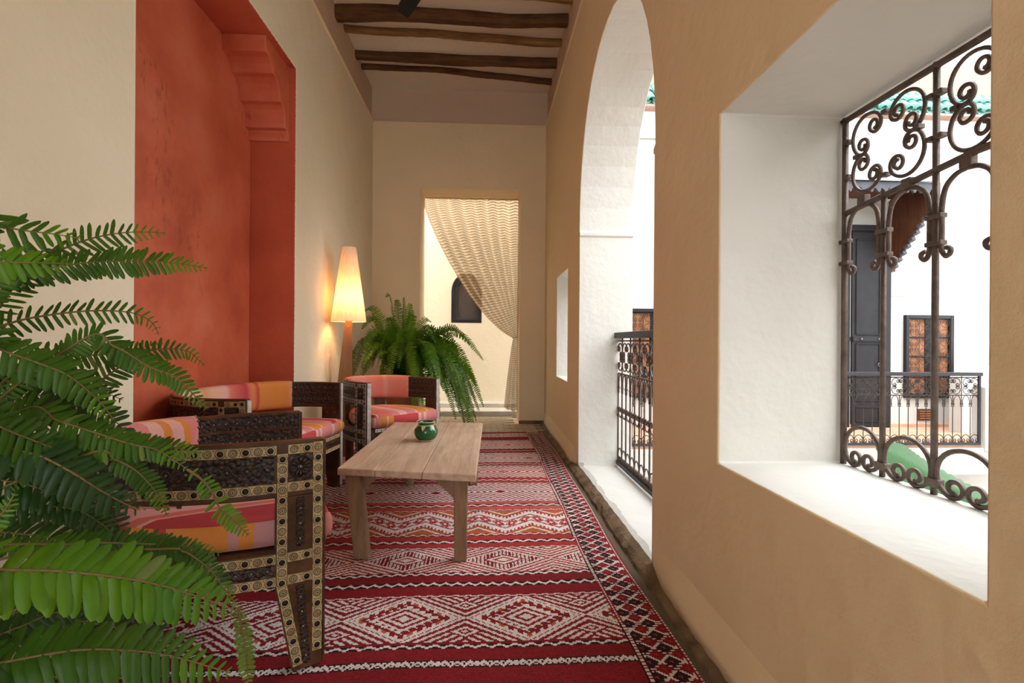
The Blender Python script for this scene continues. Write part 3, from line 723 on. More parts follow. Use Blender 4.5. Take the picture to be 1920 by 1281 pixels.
def braid(tub, u0, u1, z, off, amp, wl, root, inner=False, studs=True, r=.0032, acc=None):
    mb = MB(); n = max(12, int(abs(u1-u0)/wl*10))
    for ph in (0, PI):
        mb.tube([tub.P(u0+(u1-u0)*i/n, z+amp*math.sin(2*PI*(u0+(u1-u0)*i/n-u0)/wl+ph), off) for i in range(n+1)], r, 4)
    mb.build('carving', M['carving'], root, True)
    if studs:
        k = int(abs(u1-u0)/wl)
        for i in range(k+1):
            u = u0+math.copysign(wl*(i+.25), u1-u0)
            if (u-u1)*(u1-u0) > 0: break
            acc[2].sphere(tub.P(u, z, off), .0048, 6, 4)
def vbraid(tub, u, z0, z1, off, amp, wl, root, acc, taper=None):
    mb = MB(); n = max(12, int((z1-z0)/wl*10))
    for ph in (0, PI):
        mb.tube([tub.P((taper(z0+(z1-z0)*i/n) if taper else u)+amp*math.sin(2*PI*(z1-z0)*i/n/wl+ph), z0+(z1-z0)*i/n, off) for i in range(n+1)], .003, 4)
    mb.build('carving', M['carving'], root, True)
    for i in range(int((z1-z0)/.045)): 
        z = z0+.022+i*.045; acc[2].sphere(tub.P(taper(z) if taper else u, z, off), .0048, 6, 4)
def tub_seat(name, label, cat, loc, rz, w, d, nexp, H, bone, single, roll, roll_mat, band_mat, front_inlay=False):
    root = thing(name, label, cat, loc, rz, 'carved tub armchairs' if cat == 'armchair' else None); tub = Tub(w, d, nexp); Ln = tub.len
    acc = [MB(), MB(), MB()]
    k = H/.70
    zt0, zt1, zs0, zs1 = .535*k, .70*k, .275*k, .375*k
    PW = .135
    # top rail slightly lower towards the back, seat rail, posts
    MBs = tub.band(0, Ln, zt0, zt1, -TH/2, TH/2, 70); MBs.build('top_rail', M['chairwood'], root, bevel=.004)
    tub.band(0, Ln, zs0, zs1, -TH/2, TH/2, 70).build('seat_rail', M['chairwood'], root, bevel=.003)
    fy = abs(tub.pts[0].y)-.02
    MB().box((-.012, 0, (zs0+zs1)/2), (TH*.9, 2*fy, zs1-zs0)).build('front_rail', M['chairwood'], root, bevel=.003)
    mb = MB()
    for i in range(20):   # seat boards
        pass
    for sg in (0, 1):
        S = (lambda u: u) if sg == 0 else (lambda u: Ln-u)
        poly = [(0, zt0), (0, .26*k), (.004, .0140), (.088, .0140), (PW, .27*k), (PW, zt0)]
        mb = MB(); n = len(poly)
        v = [tub.P(S(a), b, -TH/2) for a, b in poly]+[tub.P(S(a), b, TH/2) for a, b in poly]
        mb.add(v, [tuple(range(n)), tuple(range(2*n-1, n-1, -1))]+[(i, n+i, n+(i+1) % n, (i+1) % n) for i in range(n)])
        mb.build('front_leg', M['chairwood'], root, bevel=.003)
        # front edge strip of pale bone
        a = tub.P(S(0), 0, 0)
        MB().box((a.x+.003, a.y, (zt1+.02)/2), (.006, TH*.75, zt1-.03)).build('edge_strip', M['bonegrey'] if not single else M['chairwood'], root, bevel=.001)
        one = single and sg == 0
        off = TH/2; wd = .027
        side = Ln*.497
        inlay_line(tub, [(S(.019), .06), (S(.019), zt1-.008)], root, off, bone, wd, .031, one, acc)
        inlay_line(tub, [(S(.072), .03), (S(PW-.018), .275*k), (S(PW-.018), zt1-.036)], root, off, bone, wd, .031, one, acc)
        for z in (zt1-.024, zt0+.030, zs1-.018, zs0+.016):
            inlay_line(tub, [(S(PW-.002), z), (S(side), z)], root, off, bone, wd, .031, one, acc)
            inlay_line(tub, [(S(.034), z), (S(PW-.033), z)], root, off, bone, wd, .031, one, acc)
        # dark carved grounds behind the relief
        cp = MB(); tub.band(S(PW+.004), S(side), zt0+.046, zt1-.040, off-.001, off+.0012, 40, cp); tub.band(S(PW+.004), S(side), zs0+.032, zs1-.034, off-.001, off+.0012, 40, cp)
        tub.band(S(.035), S(PW-.034), zt0+.046, zt1-.040, off-.001, off+.0012, 3, cp); cp.build('carved_ground', M['carveground'], root)
        cp = MB(); tub.band(S(.006), S(Ln*roll), zt0+.006, zt1-.010, -off-.0015, -off+.001, 30, cp); cp.build('carved_ground', M['carveground'], root)
        # rosette panel, carved leg panel, carved outer rail
        zc = (zt0+zt1)/2+.004; uc = (.034+PW-.033)/2; p, tg, nn = tub.frame(S(uc))
        ro = MB()
        for q in range(12):
            a = q*PI/6; ro.tube([tub.P(S(uc+r_*math.cos(a)), zc+r_*math.sin(a), off+.001) for r_ in (.008, .018, .028)], [.002, .0045, .0062], 6)
        ro.tube([tub.P(S(uc+.033*math.cos(a)), zc+.033*math.sin(a), off+.001) for a in np.linspace(0, 2*PI, 25)[:-1]], .0025, 4, True)
        ro.build('rosette', M['carving'], root, True); acc[2].sphere(tub.P(S(uc), zc, off), .006, 6, 4)
        vbraid(tub, S(uc), zs1+.01, zt0-.004, off, .010, .028, root, acc)
        vbraid(tub, 0, .03, zs0-.008, off, .010, .028, root, acc, taper=lambda z: S(.045+(uc-.045)*min(1, z/.26)))
        braid(tub, S(PW+.01), S(side), zc, off, .014, .05, root, acc=acc)
        braid(tub, S(PW+.01), S(side), (zs0+zs1)/2, off, .010, .04, root, acc=acc)
        # inner arm carving (three rows, as on the far arms)
        r0 = Ln*roll
        braid(tub, S(.02), S(r0), zt1-.035, -off, .013, .042, root, acc=acc)
        braid(tub, S(.05), S(r0), zt0+.055, -off, .013, .026, root, acc=acc)
        ib = MB(); tub.band(S(.02), S(r0), zt0+.094, zt0+.102, -off-.004, -off+.001, 20, ib); tub.band(S(.02), S(r0), zt0+.012, zt0+.020, -off-.004, -off+.001, 20, ib)
        ib.build('moulding', M['chairwood'], root)
        vbraid(tub, S(.035), zs1+.02, zt0+.03, -off, .010, .028, root, acc)
        vbraid(tub, S(.095), zs1+.02, zt0+.03, -off, .010, .028, root, acc)
    # back legs
    for q in (.40, .60):
        mb = MB(); u = Ln*q; v = []
        for off in (-TH/2, TH/2): v += [tub.P(u-.025, .0140, off), tub.P(u+.025, .0140, off), tub.P(u+.045, zt0, off), tub.P(u-.045, zt0, off)]
        mb.add(v, [(0, 1, 2, 3), (7, 6, 5, 4), (0, 4, 5, 1), (1, 5, 6, 2), (2, 6, 7, 3), (3, 7, 4, 0)]).build('back_leg', M['chairwood'], root, bevel=.003)
    if front_inlay:
        for z in (zs1-.014, zs0+.014):
            MB().box((.0125, 0, z), (.004, 2*fy-.05, .022)).build('bone_strip', bone, root)
            n = int((2*fy-.06)/.032)
            for i in range(n):
                y = -fy+.04+i*(2*fy-.08)/(n-1); acc[1].add([(.0152, y+a*.006, z+b*.006) for a, b in ((-1, 0), (0, -1), (1, 0), (0, 1))], [(0, 1, 2, 3)])
        mb = MB(); n = 90
        for ph in (0, PI): mb.tube([(.012, -fy+.04+(2*fy-.08)*i/n, (zs0+zs1)/2+.010*math.sin(i*.9+ph)) for i in range(n+1)], .003, 4)
        mb.build('carving', M['carving'], root, True)
    # upholstered roll round the back rail
    u0, u1 = Ln*roll, Ln*(1-roll); n = 50; mb = MB(); V = []; m = 16
    for i in range(n+1):
        u = u0+(u1-u0)*i/n; bulge = .5+.5*min(1, min(i, n-i)/4)
        for j in range(m):
            a = 2*PI*j/m; ca, sa = math.cos(a), math.sin(a); zc = (zt0+zt1)/2-.002
            V.append(tub.P(u, zc+math.copysign(abs(sa)**.6, sa)*((zt1-zt0)/2+.004+.007*bulge), (-.008*bulge if ca < 0 else 0)+math.copysign(abs(ca)**.7, ca)*((TH/2+.004+.016*bulge) if ca < 0 else TH/2-.003)))
    mb.add(V, [(i*m+j, i*m+(j+1) % m, (i+1)*m+(j+1) % m, (i+1)*m+j) for i in range(n) for j in range(m)]+[tuple(range(m)), tuple(range(n*m+m-1, n*m-1, -1))])
    rl = mb.build('backrest_roll', roll_mat, root, True)
    ns = MB()
    for i in (0, n):
        for j in range(m): ns.sphere(V[i*m+j], .0045, 6, 4)
    for i in range(0, n+1, 2): ns.sphere(V[i*m+4*0+12], .0045, 6, 4)
    tag(ns.build('tacks', M['stud'], rl, True), kind='stuff')
    # seat board and cushion
    inner = [tub.P(Ln*i/48, 0, -TH/2-.006) for i in range(49)]
    poly = [(.010, inner[0].y), *[(p.x, p.y) for p in inner], (.010, inner[-1].y)]
    MB().prism(poly, lambda a, b: (a*.97-.005, b*.97, zs0+.03), lambda a, b: (a*.97-.005, b*.97, zs1-.004)).build('seat_board', M['chairwood'], root)
    ct, cb = zs1+.098, zs1-.003
    cx = -d*.42; out = []
    for a, b in [(.030, inner[0].y*.90), (.034, 0)]: pass
    prof = [(0, .90), (.012, .965), (.035, .995), (.065, .995), (.088, .965), (.101, .90), (.106, .70), (.107, .35)]
    base = [(p[0]+(.022 if p[0] > -.02 else 0), p[1]) for p in poly]
    # rounded front edge of the cushion
    V = []; n = len(base)
    for h, sc in prof:
        for a, b in base: V.append((cx+(a-cx)*sc, b*sc, cb+h))
    F = [(i*n+j, i*n+(j+1) % n, (i+1)*n+(j+1) % n, (i+1)*n+j) for i in range(len(prof)-1) for j in range(n)]+[tuple(range(n)), tuple(range((len(prof)-1)*n, len(prof)*n))]
    cu = MB().add(V, F).build('cushion', M['seat_near'] if single else M['seat_top'], root, True)
    V = []; pb = [(.004, .945), (.014, .972), (.035, 1.0), (.065, 1.0), (.084, .975)]
    for h, sc in pb:
        for a, b in base: V.append((cx+(a-cx)*(sc+.004), b*(sc+.004), cb+h))
    MB().add(V, [(i*n+j, i*n+(j+1) % n, (i+1)*n+(j+1) % n, (i+1)*n+j) for i in range(len(pb)-1) for j in range(n)]).build('cushion_band', band_mat, cu, True)
    if acc[0].v: tag(acc[0].build('inlay_studs', bone, root), kind='stuff')
    tag(acc[1].build('inlay_dots', M['dark'], root), kind='stuff')
    tag(acc[2].build('carving_studs', M['stud'], root, True), kind='stuff')
    return root
tub_seat('armchair', 'nearest carved tub armchair with bone-inlaid leg and striped pink cushion beside the big fern', 'armchair', (-.637, 1.917, 0), math.radians(25), .352, .62, 2.3, .70, M['bone'], True, .24, M['roll_pink'], M['seat_band'])
tub_seat('sofa', 'two-seat carved sofa with orange and pink roll back standing in the red niche', 'sofa', (-1.045, 3.02, 0), math.radians(-9.2), .535, .565, 3.0, .715, M['bone'], False, .185, M['roll_orange'], M['seat_band_pink'], True)
tub_seat('armchair', 'far carved tub armchair with pink roll back between lamp and coffee table', 'armchair', (-.583, 3.845, 0), math.radians(-44), .330, .56, 2.3, .705, M['bonegrey'], False, .22, M['roll_salmon'], M['seat_band_pink'], True)

# ------------------------------------------------------------------ curtain
def make_curtain():
    root = thing('curtain', 'sheer checked beige curtain tied back to the right of the doorway', 'curtain', (.40, 6.55, .0))
    nu, nv1, nv2 = 110, 70, 26
    tie = Vector((.402, 1.055)); V = []; UV = []
    top = 2.815
    for i in range(nv1+nv2+1):
        for j in range(nu+1):
            u = j/nu; tx = -.80+(.44+.80)*u
            fold = math.sin(u*2*PI*8+.6*math.sin(u*9))
            if i <= nv1:
                v = i/nv1
                p0 = Vector((tx, top)); tp = tie+Vector((-.032+.055*u, .025*(u-.5)))
                # each thread falls and sweeps towards the tie
                c1 = Vector((tx+(tp.x-tx)*.05, top-(top-tp.y)*(.20+.25*u))); c2 = Vector((tx+(tp.x-tx)*(.58+.2*u), tp.y+(top-tp.y)*(.115+.22*u)))
                q = p0*(1-v)**3+c1*3*v*(1-v)**2+c2*3*v*v*(1-v)+tp*v**3
                amp = .050*(1-v)**.6*(.35+.65*min(1, v*3))+.012
                y = 6.55+amp*fold+.018*math.sin(u*31+v*3)*(1-v)
                V.append((q.x, y, q.y)); UV.append((u, v*.62))
            else:
                v = (i-nv1)/nv2; wd = .055+.165*v**.7; x0 = tie.x-.032-.115*v**.8
                zb = .10+.09*abs(u-.55)
                x = x0+(wd)*u+.012*math.sin(u*20)*v; z = tie.y+.025*(u-.5)*(1-v)+(zb-tie.y)*v
                y = 6.55+(.010+.022*v)*math.sin(u*2*PI*6+1)
                V.append((x, y, z)); UV.append((u, .62+v*.38))
    n = nu+1; m = nv1+nv2
    F = [(i*n+j, i*n+j+1, (i+1)*n+j+1, (i+1)*n+j) for i in range(m) for j in range(nu)]
    me = bpy.data.meshes.new('cloth'); me.from_pydata([(a-.40, b-6.55, c) for a, b, c in V], [], F); me.update()
    uvl = me.uv_layers.new(name='UVMap')
    uvl.data.foreach_set('uv', np.array([UV[k] for f in F for k in f], np.float32).ravel())
    me.polygons.foreach_set('use_smooth', [True]*len(F)); me.materials.append(M['curtain'])
    link('cloth', me, root)
    MB().tube([(-1.16, 0, 2.818), (.03, 0, 2.818)], .008, 8).build('rod', M['creamglaze'], root)
    MB().tube([(.002+.036*math.cos(a), .030*math.sin(a), 1.055+.012*math.cos(a)) for a in np.linspace(0, 2*PI, 25)[:-1]], .007, 6, True).build('tie_band', mat('curtain_tie', (.45, .34, .22), .9), root, True)
make_curtain()

# ------------------------------------------------------------------ wrought iron
def cscroll(n=56, main=66, total=600, curl=.48, grow=.12, tr=20):
    """a C-scroll of unit half width, hump up (+b), curls hanging inside; list of (a, b)"""
    def half(sg):
        p = Vector((0, 0)); out = [p.copy()]; th = 0; steps = n; dth = math.radians(total)/steps
        for i in range(steps):
            ex = max(0, th+dth/2-math.radians(main)); rho = (curl+(1-curl)*math.exp(-ex/math.radians(tr)))*math.exp(-grow*ex)
            a = th+dth/2; p = p+Vector((sg*math.cos(a), -math.sin(a)))*rho*dth; out.append(p.copy()); th += dth
        return out
    l, r = half(-1), half(1); pts = l[:0:-1]+r
    xs = [p.x for p in pts]; hw = max(xs); ys = [p.y for p in pts]; y0, y1 = min(ys), max(ys)
    return [(p.x/hw, (p.y-y0)/(y1-y0)) for p in pts]
CS = cscroll(); CSL = cscroll(16); CSF = cscroll(50, 108, 560, .40, .11, 30)
def scroll(fn, ca, cb, hw, h, ang, r, parent, material, lo=False, name='scroll', n=5):
    """ang rotates the hump; centre (ca, cb); plane mapping fn(a, b)"""
    c, s_ = math.cos(ang), math.sin(ang); path = []
    for a, b in (CSF if name == 'foot_scroll' and not lo else CSL if lo else CS):
        x, y = a*hw, (b-.5)*h; path.append(fn(ca+x*c-y*s_, cb+x*s_+y*c))
    return MB().tube(path, r, n).build(name, material, parent, not lo)
def window_grille():
    g = thing('window_grille', 'wrought iron scroll grille in the near window opening', 'grille', (1.135, 1.13, .622))
    fn = lambda a, b: (0, .44-a, b)             # a runs from the far side (Y 1.57) towards the camera, b up from the sill
    ir = M['iron']; Hh = 1.09
    def bar(pts, r, name, n=6): return MB().tube([fn(*p) for p in pts], r, n).build(name, ir, g, True)
    def collar(a, b, w_=.030, h_=.014): MB().box(fn(a, b), (.020, w_, h_)).build('collar', ir, g, bevel=.002)
    bar([(.012, 0), (.012, Hh)], .010, 'frame_bar'); bar([(.868, 0), (.868, Hh)], .010, 'frame_bar')
    bar([(0, Hh-.008), (.885, Hh-.008)], .010, 'frame_bar')
    zb = .800
    bar([(.012, zb-.012), (.45, zb+.028), (.868, zb+.028)], .0095, 'cross_bar')
    xs = [.012, .170, .338, .510, .680, .868]
    for i, a in enumerate(xs[1:-1]): bar([(a, 0), (a, Hh if i % 2 else zb+.015)], .0082, 'upright_bar')
    # upper scroll panels: four C-scrolls in each, one hugging each corner
    for k, (a0, a1) in enumerate(((.022, .328), (.348, .672), (.690, .858))):
        b0, b1 = zb+.028, Hh-.02; aw, bh = (a1-a0), (b1-b0); cw, ch = aw*.255, bh*.50
        for sx, sy in ((-1, 1), (1, 1), (1, -1), (-1, -1)):
            scroll(fn, (a0+a1)/2+sx*aw*.262, (b0+b1)/2+sy*bh*.265, min(aw, bh)*.250, min(aw, bh)*.375, {(-1, 1): PI/4, (1, 1): -PI/4, (1, -1): -3*PI/4, (-1, -1): 3*PI/4}[(sx, sy)], .0056, g, ir)
        for a, b in ((a0+aw*.14, (b0+b1)/2), (a1-aw*.14, (b0+b1)/2), ((a0+a1)/2, b1-bh*.13), ((a0+a1)/2, b0+bh*.13), (a0+.004, b0+bh*.30), (a0+.004, b0+bh*.75), (a1-.004, b0+bh*.30), (a1-.004, b0+bh*.75)): collar(a, b, .019, .013)
    # lancets below the cross bar: rods curving down to hug each upright, with curled ends
    mids = [(xs[i]+xs[i+1])/2 for i in range(5)]
    for i, a in enumerate(xs):
        for sg in (-1, 1):
            if (i == 0 and sg == -1) or (i == 5 and sg == 1): continue
            m = mids[i] if sg == 1 else mids[i-1]
            e = a+sg*.0175
            p = catmull([(m, zb-.004, 0), (m-(m-e)*.45, zb-.010, 0), (m-(m-e)*.85, zb-.034, 0), (e, zb-.080, 0), (e, zb-.11, 0), (e, zb-.16, 0), (e, zb-.185, 0), (e+sg*.010, zb-.203, 0), (e+sg*.022, zb-.200, 0), (e+sg*.024, zb-.187, 0), (e+sg*.012, zb-.182, 0)], 4)
            bar([(q.x, q.y) for q in p], .0064, 'lancet_rod')
        for b in (zb-.100, zb-.168): collar(a, b, .047, .012)
    for m in mids: collar(m, zb+.010, .030, .028)
    # bottom arches with curls
    for a, b in zip(xs, xs[1:]):
        scroll(fn, (a+b)/2, .066, (b-a)/2-.008, .120, 0, .0064, g, ir, name='foot_scroll')
    for a in xs[1:-1]: collar(a, .030, .040, .022)
    return g
window_grille()

def balustrade(name, label, loc, rz, length, Hh, n_bays, iron, lo, thick=1.0):
    """handrail, frame, uprights with lancets, scroll frieze and foot arches; runs along local +x"""
    g = thing(name, label, 'railing', loc, rz); fn = lambda a, b: (a, 0, b); sp = length/n_bays
    MB().box((length/2, 0, Hh-.022), (length+.04, .070, .045)).build('handrail', M['rail'], g, bevel=.004)
    MB().box((length/2, 0, .035), (length, .030, .030)).build('bottom_rail', M['rail'], g)
    for a in (0, length): MB().box((a, 0, Hh/2), (.024, .028, Hh-.04)).build('end_post', M['rail'], g)
    b0, b1 = .05, Hh-.045; zt = b1-.245*(Hh/.94); r = .0062*thick; k = 4 if lo else 5
    def tube(pts, nm, rr=r): MB().tube([fn(*p) for p in pts], rr, k).build(nm, iron, g, not lo)
    tube([(0, zt), (length, zt)], 'cross_bar'); tube([(0, b1-.02), (length, b1-.02)], 'cross_bar')
    for i in range(1, n_bays):
        a = i*sp; tube([(a, b0), (a, zt if i % 2 else b1)], 'upright_bar', r*1.05)
        MB().box(fn(a, zt-.11), (sp*.28, .016, .014)).build('collar', iron, g)
    for i in range(n_bays):
        a, b = i*sp, (i+1)*sp; m = (a+b)/2
        mb = MB()
        mb.tube([fn(a+sp*.14, zt-.15), fn(a+sp*.12, zt-.07), fn(a+sp*.22, zt-.025), fn(m, zt), fn(b-sp*.22, zt-.025), fn(b-sp*.12, zt-.07), fn(b-sp*.14, zt-.15)], r*.85, k)
        mb.build('lancet_rod', iron, g)
        scroll(fn, m, b0+.052, sp*.47, .10, 0, r*.85, g, iron, lo, 'foot_scroll', k)
    for i in range(0, n_bays-1, 2):
        a0, a1, c0, c1 = i*sp, (i+2)*sp, zt+.01, b1-.025; s_ = min(a1-a0, c1-c0)
        for sx, sy, an in ((-1, 1, PI/4), (1, 1, -PI/4), (1, -1, -3*PI/4), (-1, -1, 3*PI/4)):
            scroll(fn, (a0+a1)/2+sx*s_*.262, (c0+c1)/2+sy*s_*.262, s_*.268, s_*.40, an, r*.85, g, iron, lo, 'scroll', k)
    return g
ba = balustrade('arch_balustrade', 'wrought iron balustrade with grey handrail closing the tall arch', (1.05, 2.10, .03), PI/2, 1.96, 1.045, 18, M['iron'], False, 1.0)
# extra knots half way down the uprights of the near balustrade
for i in range(1, 18):
    for z in (.40, .46): MB().sphere((i*1.96/18, 0, z), .013, 7, 5).build('knot', M['iron'], ba, True)
    scroll(lambda a, b: (a, 0, b), (i-.5)*1.96/18, .43, .047, .075, PI, .0052, ba, M['iron'], True, 'mid_scroll', 5)

# ------------------------------------------------------------------ courtyard
GZ = -4.0
struct('ground', MB().box((4.5, 1.0, GZ-.1), (12, 14, .2)), mat('courtyard_paving', (.62, .50, .40), .8, (.55, .42, .33), 3))
struct('wall_courtyard', MB().box((5.7, FY+.15, .2), (9.2, .3, 8.62)).box((5.7, FY-.02, 4.11), (9.2, .05, .045)), M['facade'], .008)
struct('wall_opposite', MB().box((7.6, .4, .2), (.3, 9.9, 8.6)), M['facade'])
struct('wall_street', MB().box((4.3, -4.4, .2), (7.0, .3, 8.6)), M['facade'])
struct('wall_outer_base', MB().box((.95, 1.4, -2.05), (.42, 9.6, 4.1)).box((.95, 1.4, 4.35), (.42, 9.6, .6)), M['facade'])
WZ = -.30
struct('floor_walkway', MB().box((5.0, 6.95, WZ-.02), (7.8, 1.44, .06)), M['terracotta'])
struct('wall_walkway_edge', MB().box((4.9, 6.27, WZ-.19), (7.7, .16, .34)).box((6.62, 6.27, .05), (.50, .20, .82)), M['facade'], .01)
struct('wall_below_walkway', MB().box((5.2, 6.9, -2.4), (8, .2, 3.6)), M['facade'])
struct('trim_4', MB().box((5.0, FY-.008, WZ+.03), (7.8, .02, .05)), M['terracotta'])
balustrade('far_balustrade', 'wrought iron balustrade with grey handrail across the courtyard', (1.35, 6.22, WZ), 0, 4.98, .945, 42, M['ironfar'], True, 1.05)
mb = MB(); mb.hexa([Vector(p) for p in ((6.95, 7.1, -.3), (8.2, 7.1, -.3), (8.2, 7.3, -.3), (6.95, 7.3, -.3))], [Vector(p) for p in ((6.95, 7.1, .52), (8.2, 7.1, 1.05), (8.2, 7.3, 1.05), (6.95, 7.3, .52))]); struct('wall_stair_parapet', mb, M['facade'], .01)
# door
dr = thing('courtyard_door', 'tall black panelled double door under the awning across the courtyard', 'door', (5.66, FY-.03, WZ))
DW, DH = 1.15, 3.13
MB().box((-DW/2-.02, 0, DH/2), (.10, .10, DH)).box((DW/2-.02, 0, DH/2), (.10, .10, DH)).box((0, 0, DH-.04), (DW, .10, .09)).build('frame', M['blackpaint'], dr, bevel=.006)
for s in (-1, 1):
    lf = MB().box((s*(DW/4-.015), .02, DH/2-.02), (DW/2-.06, .04, DH-.06)).build('leaf', M['blackpaint'], dr, bevel=.004)
    for z0_, z1_ in ((1.45, DH-.22), (.42, 1.30), (.10, .32)):
        x0_, x1_ = s*(DW/4-.015)-.19, s*(DW/4-.015)+.19
        mo = MB()
        for (ax, az, bx, bz) in ((x0_, z0_, x1_, z0_), (x1_, z0_, x1_, z1_), (x1_, z1_, x0_, z1_), (x0_, z1_, x0_, z0_)): mo.tube([(ax, -.004, az), (bx, -.004, bz)], .014, 6)
        mo.build('panel_moulding', M['blackpaint'], lf)
    MB().box((s*(DW/4-.015), -.012, 1.375), (DW/2-.07, .02, .07)).build('mid_rail', M['blackpaint'], lf, bevel=.004)
    for dx in (-.12, .16): MB().sphere((s*(DW/4-.015)+dx, -.024, 1.375), .018, 8, 5).build('door_stud', M['stud'], lf, True)
MB().tube([(DW/2-.13+.028*math.cos(a), -.03, .98+.028*math.sin(a)) for a in np.linspace(0, 2*PI, 17)[:-1]], .006, 5, True).build('ring_knocker', M['stud'], dr, True)
# awning over the door
aw = thing('door_awning', 'grey wooden awning with notched fascia and carved brackets over the black door', 'awning', (5.66, FY, 2.95))
AX0, AX1, AD = -.85, .70, .82
mb = MB(); mb.hexa([Vector(p) for p in ((AX0, -AD-.04, .315), (AX1+.05, -AD-.04, .315), (AX1+.05, 0, .52), (AX0, 0, .52))], [Vector(p) for p in ((AX0, -AD-.04, .335), (AX1+.05, -AD-.04, .335), (AX1+.05, 0, .55), (AX0, 0, .55))]); mb.build('roof_sheet', M['sheet'], aw)
for i in range(6):
    x = AX0+.1+i*.29; MB().tube([(x, -AD-.03, .345), (x, 0, .56)], .012, 5).build('sheet_seam', M['sheet'], aw)
nt_ = 14; poly = [(AX1, .31), (AX0, .31)]
stp = (AX1-AX0-.10)/nt_
for i in range(nt_):
    a = AX0+i*stp; poly += [(a, .205), (a+stp*.28, .165), (a+stp*.5, .17), (a+stp*.62, .21), (a+stp*.75, .225), (a+stp*.88, .21)]
poly += [(AX1-.10, .165), (AX1-.10, -.03), (AX1, -.03)]
MB().prism(poly, lambda a, b: (a, -AD, b), lambda a, b: (a, -AD+.035, b)).build('fascia', M['awngrey'], aw)
for x in (AX0+.05, AX1-.06):
    br = MB(); prof = [(0, .30), (0, -.82), (-.10, -.76)]
    for i in range(6):
        q = i/6; prof += [(-.12-q*(AD-.26), -.72+q*.60), (-.15-q*(AD-.26), -.66+q*.60)]
    prof += [(-AD+.06, -.03), (-AD+.04, .30)]
    nb = 5
    for i in range(nb):      # vertical boards of the bracket
        y0_, y1_ = -(AD-.05)*i/nb, -(AD-.05)*(i+1)/nb
        def zl(y): return float(np.interp(-y, [0, .08, AD-.14, AD-.05], [-.82, -.76, -.08, -.04]))
        v = [(y0_-.003, zl(y0_)), (y1_+.003, zl(y1_)), (y1_+.003, .30), (y0_-.003, .30)]
        MB().prism(v, lambda a, b: (x, a, b), lambda a, b: (x+.03, a, b)).build('bracket_board', M['awnwood'], aw)
    for i in range(9):
        y = -.09-(AD-.20)*i/8; MB().box((x+.01, y, zl(y)-.005), (.06, .075, .045), Matrix.Rotation(-.35, 3, 'X')).build('bracket_tooth', M['awngrey'], aw)
    MB().box((x+.015, -.03, -.28), (.06, .06, 1.10)).build('wall_post', M['awnwood'], aw)
MB().box(((AX0+AX1)/2, -AD/2, .302), (AX1-AX0-.02, AD-.08, .012)).build('ceiling_board', M['awnwood'], aw)
# shuttered windows with scroll grilles
def shutter_window(label, x0, x1, z0, z1):
    t = thing('shuttered_window', label, 'window', ((x0+x1)/2, FY, z0), 0, 'shuttered courtyard windows'); W_, H_ = x1-x0, z1-z0; f = .055
    fr_ = MB().box((-W_/2+f/2, -.02, H_/2), (f, .08, H_)).box((W_/2-f/2, -.02, H_/2), (f, .08, H_)).box((0, -.02, f/2), (W_-2*f, .08, f)).box((0, -.02, H_-f/2), (W_-2*f, .08, f)); fr_.build('frame', M['blackpaint'], t, bevel=.005)
    for s in (-1, 1):
        lw = W_/2-f-.05; cx = s*(lw/2+.045)
        sh = MB().box((cx, .0, H_/2), (lw, .015, H_-2*f)).build('shutter', M['shutter'], t)
        for q in range(5):
            z = f+(H_-2*f)*q/4; MB().box((cx, -.012, z), (lw, .016, .026)).build('shutter_rail', M['blackpaint'], sh)
        for q in range(4):
            MB().box((cx, -.008, f+(H_-2*f)*(q+.5)/4), (lw*.62, .010, (H_-2*f)/4*.66)).build('shutter_panel', M['shutter'], sh, bevel=.004)
    MB().box((0, -.01, H_/2), (.10, .02, H_-2*f)).build('mullion', M['blackpaint'], t)
    gr = MB().tube([(-W_/2+f, -.045, H_*.5), (W_/2-f, -.045, H_*.5)], .006, 4).build('grille_frame', M['ironfar'], t)
    fn = lambda a, b: (a, -.045, b); nx, nz = 4, 8; cw, ch = (W_-2*f)/nx, (H_-2*f)/nz
    for i in range(nx+1): MB().tube([fn(-W_/2+f+i*cw, f), fn(-W_/2+f+i*cw, H_-f)], .005, 4).build('grille_bar', M['ironfar'], gr)
    for i in range(nx):
        for j in range(nz):
            scroll(fn, -W_/2+f+(i+.5)*cw, f+(j+.5)*ch, cw*.42, ch*.86, 0 if (i+j) % 2 else PI, .0045, gr, M['ironfar'], True, 'grille_scroll', 4)
    return t
shutter_window('black framed shuttered window with scroll grille to the right of the black door', 6.53, 7.31, .165, 1.455)
shutter_window('black framed shuttered window with scroll grille seen through the tall arch', 2.17, 2.95, .165, 1.51)
vt = thing('wall_vent', 'small brown slatted vent low on the white courtyard wall', 'vent', (6.92, FY, -.19))
MB().box((0, -.008, .09), (.31, .016, .18)).build('frame', M['awnwood'], vt, bevel=.003)
for q in range(4): MB().box((0, -.020, .035+q*.037), (.25, .012, .018)).build('slat', M['shutter'], vt)
# raised plaster border round the far window
struct('trim_5', MB().box((6.92, FY-.006, 1.76), (1.5, .02, .03)), M['facade'])
